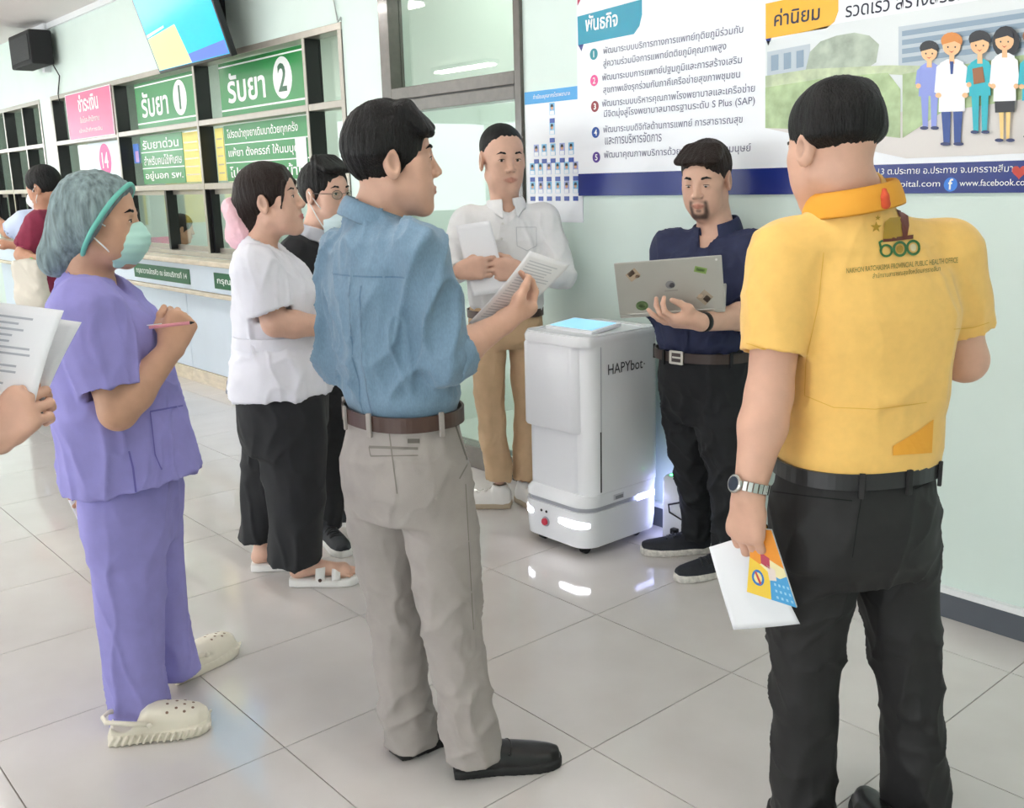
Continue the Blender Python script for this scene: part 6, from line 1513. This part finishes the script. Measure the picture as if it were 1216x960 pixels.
stack('shoulder', m_rob, [(.212, RX0 + .001, RX1, RY0 + .001, RY1, .08), (.235, RX0 + .003, RX1, RY0 + .003, RY1, .078), (.262, RX0 + .022, RX1 - .001, RY0 + .022, RY1, .07)], RB)
stack('body', m_rob, [(.262, RX0 + .03, RX1 - .003, RY0 + .035, RY1, .06), (.865, RX0 + .022, RX1 - .004, RY0 + .03, RY1 - .01, .055), (.88, RX0 + .026, RX1 - .008, RY0 + .034, RY1 - .014, .05)], RB)
stack('drawer', m_rob2, [(.262, RX0 + .022, RX1 - .055, RY0 + .024, RY0 + .2, .055), (.52, RX0 + .022, RX1 - .055, RY0 + .024, RY0 + .2, .055)], RB)
stack('door', m_rob2, [(.512, RX0 + .008, RX1 - .05, RY0 + .012, RY0 + .2, .055), (.52, RX0 + .004, RX1 - .046, RY0 + .008, RY0 + .2, .058), (.85, RX0 + .004, RX1 - .046, RY0 + .008, RY0 + .2, .058), (.862, RX0 + .010, RX1 - .052, RY0 + .014, RY0 + .2, .055)], RB)
bxo('seam', m_groove, RX1 - .0045, RX1 - .0025, RY0 + .092, RY0 + .096, .27, .86, RB); bxo('slot', m_black, RX1 - .006, RX1 - .0015, RY0 + .089, RY0 + .094, .27, .52, RB)
tp = stack('top_deck', m_rob, [(.862, RX0 + .006, RX1 - .006, RY0 + .010, RY1 - .008, .06), (.885, RX0 + .004, RX1 - .004, RY0 + .008, RY1 - .006, .062), (.9, RX0 + .012, RX1 - .012, RY0 + .016, RY1 - .014, .055)], RB)
def rim(z0, z1, i0, i1):
    a, b = rrect(RX0 + i0, RX1 - i0, RY0 + i0 + .004, RY1 - i0, .05), rrect(RX0 + i1, RX1 - i1, RY0 + i1 + .004, RY1 - i1, .04); n = len(a); vs = [(*p, z0) for p in a] + [(*p, z1) for p in a] + [(*p, z1) for p in b] + [(*p, z0) for p in b]
    fs = [(j*n+k, j*n+(k+1) % n, ((j+1) % 4)*n+(k+1) % n, ((j+1) % 4)*n+k) for j in range(4) for k in range(n)]; MB().add(vs, fs).build('rim', m_rob, tp)
rim(.897, .905, .016, .05)
MB().obox(((RX0+RX1)/2 - .01, RY0 + .2, .912), (.135, 0, 0), (0, .085, .008), (0, -.0007, .008)).build('screen_frame', m_rob, tp, bevel=.004)
MB().obox(((RX0+RX1)/2 - .01, RY0 + .2, .9206), (.12, 0, 0), (0, .07, .0066), (0, -.0001, .001)).build('touch_screen', mat('pale blue touch screen', '#8cc4ea', .1, emit='#8cc8f0', estr=.35), tp)
MB().lathe((RX0 + .13, RY0 + .055, .9), [(.006, 0), (.006, .002)], 12).build('sensor', m_groove, tp)
def arc_lamp(name, m, x0, x1, z0, z1, parent):
    """lamp strip following the rounded front"""
    mb = MB(); pts = [p for p in rrect(RX0 - .0015, RX1 + .0015, RY0 - .0015, RY1 + .0015, .0815, 10)]
    sel = sorted([p for p in pts if p[1] < RY0 + .09 and x0 <= p[0] <= x1], key=lambda p: (p[0], p[1]))
    xs = np.linspace(x0, x1, 12); row = []
    for x in xs:
        if x > RX1 - .08: dx = x - (RX1 - .08); y = RY0 + .08 - math.sqrt(max(.0815**2 - dx*dx, 0))
        elif x < RX0 + .08: dx = (RX0 + .08) - x; y = RY0 + .08 - math.sqrt(max(.0815**2 - dx*dx, 0))
        else: y = RY0 - .0015
        row.append((x, y))
    vs = [(x, y, z0 + .006*abs(2*i/11 - 1)**4) for i, (x, y) in enumerate(row)] + [(x, y, z1 - .006*abs(2*i/11 - 1)**4) for i, (x, y) in enumerate(row)]
    fs = [(i, i+1, 13+i, 12+i) for i in range(11)]; o = mb.add(vs, fs).build(name, m, parent, smooth=True); o.modifiers.new('t', 'SOLIDIFY').thickness = .004; return o
arc_lamp('front_lamp', m_ledw, RX0 + .004, RX0 + .085, .130, .158, base); arc_lamp('front_lamp', m_ledw, RX1 - .155, RX1 - .012, .125, .155, base)
q = ((RX0 + RX1)/2 - .035, RY0 - .001, .115); bt = MB().lathe(q, [(.021, 0), (.021, .003), (.018, .004)], 24, (0, -1, 0)).build('button_ring', m_groove, base); MB().lathe((q[0], q[1] - .004, q[2]), [(.015, 0), (.015, .008), (.012, .011)], 24, (0, -1, 0)).build('stop_button', mat('red stop button', '#d0384e', .3), base)
for dx in (-.026, .004): MB().lathe((q[0] + dx, RY0 - .001, .158), [(.006, 0), (.0055, .002)], 14, (0, -1, 0)).build('camera_eye', m_black, base)
MB().box(RX1 - .001, RX1 + .0015, RY1 - .16, RY1 - .05, .188, .215).build('side_lamp', m_ledv, base, bevel=.001)
def onX(px, py, X): d = ray(px, py); return CAM + d * (X / d.x)
XS = RX1 - .0028
a, b = onX(722, 446, XS), onX(763, 437, XS); text_obj('lettering', 'HAPYbot', (XS + .0008, a.y, (a.z + b.z)/2), (0, 1, 0), EZ, mat('dark grey lettering', '#3a3d45', .4), RB, width=b.y - a.y, height=.042, bold=.005)
a = onX(765, 432, XS); MB().lathe((XS, a.y, a.z), [(.003, 0), (.003, .0006)], 10, (1, 0, 0)).build('mark', mat('dark grey lettering', '#3a3d45', .4), RB)
a = onX(728, 597, XS); lb = MB().box(RX1 - .001, RX1 + .0006, a.y, a.y + .06, .222, .245).build('type_label', mat('label grey', '#c9cad0', .5), RB)
for i in range(9): MB().box(RX1, RX1 + .0009, a.y + .012 + .005*i, a.y + .0145 + .005*i, .224, .238).build('label_bar', mat('dark grey lettering', '#3a3d45', .4), lb)
for sx in (RX0 + .075, RX1 - .075):
    for sy in (RY0 + .07, RY1 - .09):
        w = MB().tube([(sx - .012, sy, .024), (sx + .012, sy, .024)], .024, 16).build('caster', m_rub, RB, smooth=False); MB().box(sx - .016, sx + .016, sy - .012, sy + .012, .03, .05).build('caster_fork', m_groove, w)
# charging dock on the wall side
DX0, DX1, DY0, DY1 = -2.60, -2.43, 3.035, 3.15
DK = empty('charging_dock', (DX0, DY0, 0), 'small white charging box glowing by the wall behind the robot', 'charger')
stack('housing', m_rob, [(.0, DX0, DX1, DY0, DY1, .02), (.27, DX0, DX1, DY0, DY1, .02), (.285, DX0 + .01, DX1 - .01, DY0 + .01, DY1 - .01, .015)], DK)
MB().box(DX0 - .004, DX0 + .001, DY0 + .02, DY1 - .02, .03, .26).build('glow_strip', m_ledv, DK); MB().lathe((DX0 + .03, DY0 + .03, .285), [(.006, 0), (.005, .003)], 12).build('status_light', mat('green lamp', '#50ff90', .3, emit='#40ff80', estr=6), DK)
MB().box(DX0 + .1, DX0 + .15, DY0 - .003, DY0 + .001, .17, .26).build('front_window', m_groove, DK)
MB().box(DX0 + .07, DX0 + .1, DY0 - .025, DY0, .05, .075).build('plug', m_black, DK, bevel=.004)
MB().tube([(DX0 + .085, DY0 - .025, .062), (DX0 + .11, DY0 - .03, .05), (DX0 + .16, DY0 - .01, .11), (DX0 + .06, DY0 - .015, .14), (DX0 + .05, DY0 - .01, .17), (DX0 + .13, DY0 - .01, .2), (DX1 + .03, DY0 + .03, .2)], .004, 8).build('power_cable', m_black, DK, smooth=True)

# ------------------------------------------------------------------ people at the counter, and at the left edge
m_maroon = mat('maroon jersey', '#8a2745', .75, noise=.06, nscale=40); m_ltblue = mat('pale blue shirt cotton', '#c3d0ea', .8)
def maroon_man():
    p = Person('person in a maroon shirt and white mask standing at the counter', 6.8, None, -70, 'b', 1.7)
    b = at(50, 330, 6.8); p.base = Vector((b.x, b.y, 0)); p.root.location = p.base; J = p.J
    p.set_head(51, 224, -82, -14, 1.12); neck = J(56, 248)
    p.arms['l'] = dict(sh=J(45, 264, -.16), el=J(26, 303, -.2), wr=J(40, 308, -.32), pn=HF, curls=(1.0, 1.0, .6), g=1.1)
    p.arms['r'] = dict(sh=J(58, 262, .16), el=J(40, 300, .2), wr=J(18, 292, .2), pn=-Z3, curls=(.4, .5, .3))
    T = p.rows([(56, 350, .16, .13), (54, 320, .155, .125), (51, 290, .16, .125), (52, 268, .15, .1), (54, 256, .12, .075)])
    for sd, o, x in (('l', -.09, 54), ('r', .09, 58)): p.legs[sd] = dict(c=[J(x, 350, o), J(x, 400, o), J(x, 440, o), J(x, 478, o)], r=[(.08, .1), (.09, .1), (.075, .08), (.07, .075)])
    p.body(T, neck); p.hair(m_hair, vol=.006, seed=41); face_mask(p, mat('white face mask', '#eceeee', .7), m_strap)
    TS = p.rows([(57, 362, .175, .145), (55, 330, .172, .142), (52, 290, .174, .14), (52, 268, .16, .112), (54, 256, .12, .078)])
    p.top(TS, m_maroon, {'l': (.82, .075, .07, .078), 'r': (.8, .075, .07, .075)}, wr=wrinkles(.006, 8, seed=95), neck_r=.064)
    p.trousers(p.rows([(56, 350, .16, .135), (56, 370, .165, .135), (56, 385, .15, .12)]), m_blkt, amp=.005)
    for sd, o, x in (('l', -.09, 54), ('r', .09, 58)): f0 = J(x, 478, o); shoe(p, f0 - p.F*.06, f0 + p.F*.2, sd, m_blk_sh, m_rub, 'dress', L=.27)
    # cloth bag on the arm
    c = J(36, 336, -.42); bg_ = empty('tote_bag', c, 'beige cloth tote bag with green handles hanging from the maroon person\'s arm', 'bag'); F = Field(); Rm_ = np.array([[p.F[i], p.R[i], Z3[i]] for i in range(3)])
    F.rbox(c, Rm_, (.115, .04, .15), .03, .01); F.ell(c - Z3*.10, (.115, .06, .06), Rm_, .05)
    link('sack', F.mesh('bag', .012, disp=wrinkles(.008, 9, seed=8)), mat('beige canvas', '#d6cfc2', .85), bg_)
    g = J(37, 309, -.36)
    for s in (-1, 1): MB().tube([c + p.F*(.07*s) + Z3*.14, c.lerp(g, .7) + p.F*(.05*s), g + Z3*.01], .009, 8).build('handle', mat('green strap', '#62b548', .7), bg_, smooth=True)
maroon_man()
def pale_shirt_person():
    p = Person('person in a pale blue shirt reaching to the counter at the left edge', 7.5, None, -40, 'b', 1.9)
    b = at(46, 330, 7.5); p.base = Vector((b.x, b.y, 0)); p.root.location = p.base; J = p.J
    p.set_head(56, 228, -30, -10, 1.02); neck = J(51, 250)
    p.arms['l'] = dict(sh=J(31, 262, -.05), el=J(10, 276, .0), wr=J(-8, 258, .15), pn=HF, curls=(.5, .6, .4), g=1.1); p.arms['r'] = dict(sh=J(66, 262, .05), el=J(62, 300, .1), wr=J(50, 320, .2), pn=-HR, curls=(.5, .6, .4))
    T = p.rows([(50, 350, .15, .12), (50, 300, .15, .115), (50, 270, .15, .1), (51, 258, .12, .07)])
    for sd, x in (('l', 36), ('r', 50)): p.legs[sd] = dict(c=[J(x, 345, 0), J(x, 390, 0), J(x, 430, 0), J(x, 462, 0)], r=[(.08, .1), (.09, .1), (.075, .08), (.07, .075)])
    p.body(T, neck); p.hair(m_hair, seed=43)
    p.top(p.rows([(50, 352, .165, .135), (50, 300, .165, .13), (50, 270, .162, .112), (51, 258, .12, .075)]), m_ltblue, {'l': (.85, .075, .07, .08), 'r': (.8, .075, .07, .075)}, wr=wrinkles(.005, 8, seed=96))
    p.trousers(p.rows([(50, 340, .15, .125), (50, 365, .16, .13), (50, 380, .15, .12)]), m_blkt, amp=.005)
    for sd, x in (('l', 36), ('r', 50)): f0 = J(x, 462, 0); shoe(p, f0 - p.F*.06, f0 + p.F*.2, sd, m_blk_sh, m_rub, 'dress', L=.27)
pale_shirt_person()
def reflected_woman():  # seated figure built in place of a woman's reflection in the glass
    p = Person('woman with tied brown hair sitting behind the counter window, standing in for a reflection', 8.4, None, 60, 'b', 1.9)
    c = onwall(217, 272, 3.95); p.dh = c.dot(HF); p.base = Vector((c.x, c.y, 0)); p.root.location = p.base; J = p.J
    p.set_head(217, 272, 70, -10, 1.05); neck = J(213, 291)
    p.arms['r'] = dict(sh=J(204, 305, -.12), el=J(208, 335, -.16), wr=J(230, 340, -.1), pn=-Z3, curls=(.3, .4, .3)); p.arms['l'] = dict(sh=J(222, 305, .12), el=J(232, 335, .16), wr=J(246, 340, .1), pn=-Z3, curls=(.3, .4, .3))
    T = p.rows([(214, 380, .16, .13), (214, 340, .15, .12), (213, 312, .15, .1), (213, 298, .11, .07)])
    p.body(T, neck, legs=False); p.hair(m_hair_br, vol=.008, bottom=-.04, seed=44)
    p.top(p.rows([(214, 385, .175, .145), (214, 340, .165, .135), (213, 312, .16, .11), (213, 298, .11, .075)]), mat('tan blouse', '#b98a63', .8), {'r': (1.5, .07, .062, .05), 'l': (1.5, .07, .062, .05)}, wr=wrinkles(.005, 8, seed=97))
    st = empty('office_chair', (p.base.x, p.base.y, 0), 'dark office chair under the seated woman behind the window', 'chair'); zt = at(214, 385, p.dh).z
    MB().box(p.base.x - .22, p.base.x + .22, p.base.y - .22, p.base.y + .22, zt - .1, zt - .005).build('seat', m_rub, st, bevel=.03); MB().tube([(p.base.x, p.base.y, zt - .1), (p.base.x, p.base.y, .06)], .03, 12).build('column', m_steel, st)
    for i in range(5): a = 2*PI*i/5; MB().tube([(p.base.x, p.base.y, .07), (p.base.x + .28*math.cos(a), p.base.y + .28*math.sin(a), .035)], .022, 8).build('foot', m_rub, st)
reflected_woman()
def edge_person():
    p = Person('person at the left edge whose hand holds a sheaf of papers', 1.75, None, 70, 'd')
    b = at(-230, 600, 1.75); p.base = Vector((b.x, b.y, 0)); p.root.location = p.base; J = p.J
    p.set_head(-215, 150, 80, -10, 1.05); neck = J(-232, 240)
    p.arms['r'] = dict(sh=J(-205, 290, -.10), el=J(-120, 505, -.10), wr=J(-6, 520, -.0), pn=HF*.9 + HR*.3, ax=HR*.72 + Z3*.62 - HF*.1, curls=(1.15, 1.1, .6), thumb=.9, tcurl=.2, g=1.1, hs=1.02)
    p.arms['l'] = dict(sh=J(-255, 285, .13), el=J(-200, 480, .2), wr=J(-120, 520, .26), pn=HR, curls=(.5, .6, .4))
    T = p.rows([(-232, 620, .16, .12), (-232, 520, .15, .115), (-232, 420, .155, .12), (-232, 330, .16, .1), (-232, 280, .12, .075)])
    for sd, o in (('r', -.08), ('l', .08)): p.legs[sd] = dict(c=[J(-235, 640, o), J(-232, 760, o), J(-228, 950, o), J(-225, 1120, o)], r=[(.08, .1), (.095, .105), (.08, .085), (.07, .076)])
    p.body(T, neck); p.hair(m_hair, vol=.004, seed=45); face_parts(p.H, p.root, m_hair, p.ho)
    p.top(p.rows([(-232, 620, .172, .14), (-232, 520, .165, .13), (-232, 420, .167, .132), (-232, 330, .17, .112), (-232, 280, .12, .078)]), m_wtun, {'r': (.75, .075, .07, .078), 'l': (.75, .075, .07, .075)}, wr=wrinkles(.005, 8, seed=98))
    p.collar(m_wtun)
    p.trousers(p.rows([(-234, 600, .165, .13), (-234, 660, .178, .145), (-234, 720, .155, .12)]), m_blkt, amp=.005)
    for sd, o in (('r', -.08), ('l', .08)): f0 = J(-225, 1120, o); shoe(p, f0 - p.F*.06, f0 + p.F*.2, sd, m_blk_sh, m_rub, 'dress', L=.28)
    g = 1.75
    sheet_paper('paper_sheaf', [at(-75, 350, g + .10), at(76, 369, g + .04), at(36, 505, g - .0), at(-115, 486, g + .06)], m_paper, 'front printed sheet of the papers held at the left edge', 'paper', bow=.012, lines=16)
    sheet_paper('paper_sheaf', [at(-50, 362, g + .13), at(97, 383, g + .08), at(46, 492, g + .03), at(-90, 490, g + .10)], m_paper, 'second white sheet fanned out behind the papers at the left edge', 'paper', bow=.01)
edge_person()

# small things on the counter behind the glass
m_mag = mat('magenta plastic', '#d6347f', .4)
bx = empty('paper_tray', (-8.62, 3.42, .97), 'small magenta tray on the sill behind the first window', 'tray')
MB().box(-8.72, -8.5, 3.34, 3.5, .972, .985).build('bottom', m_mag, bx)
for r in ((-8.72, -8.5, 3.34, 3.348), (-8.72, -8.5, 3.492, 3.5), (-8.72, -8.712, 3.348, 3.492), (-8.508, -8.5, 3.348, 3.492)): MB().box(*r, .985, 1.09).build('side', m_mag, bx)
tag(bxo('service_desk', m_marble, -12.8, -5.2, 3.312, 3.75, .93, .972), 'marble desk top inside the service room under the windows', 'desk')
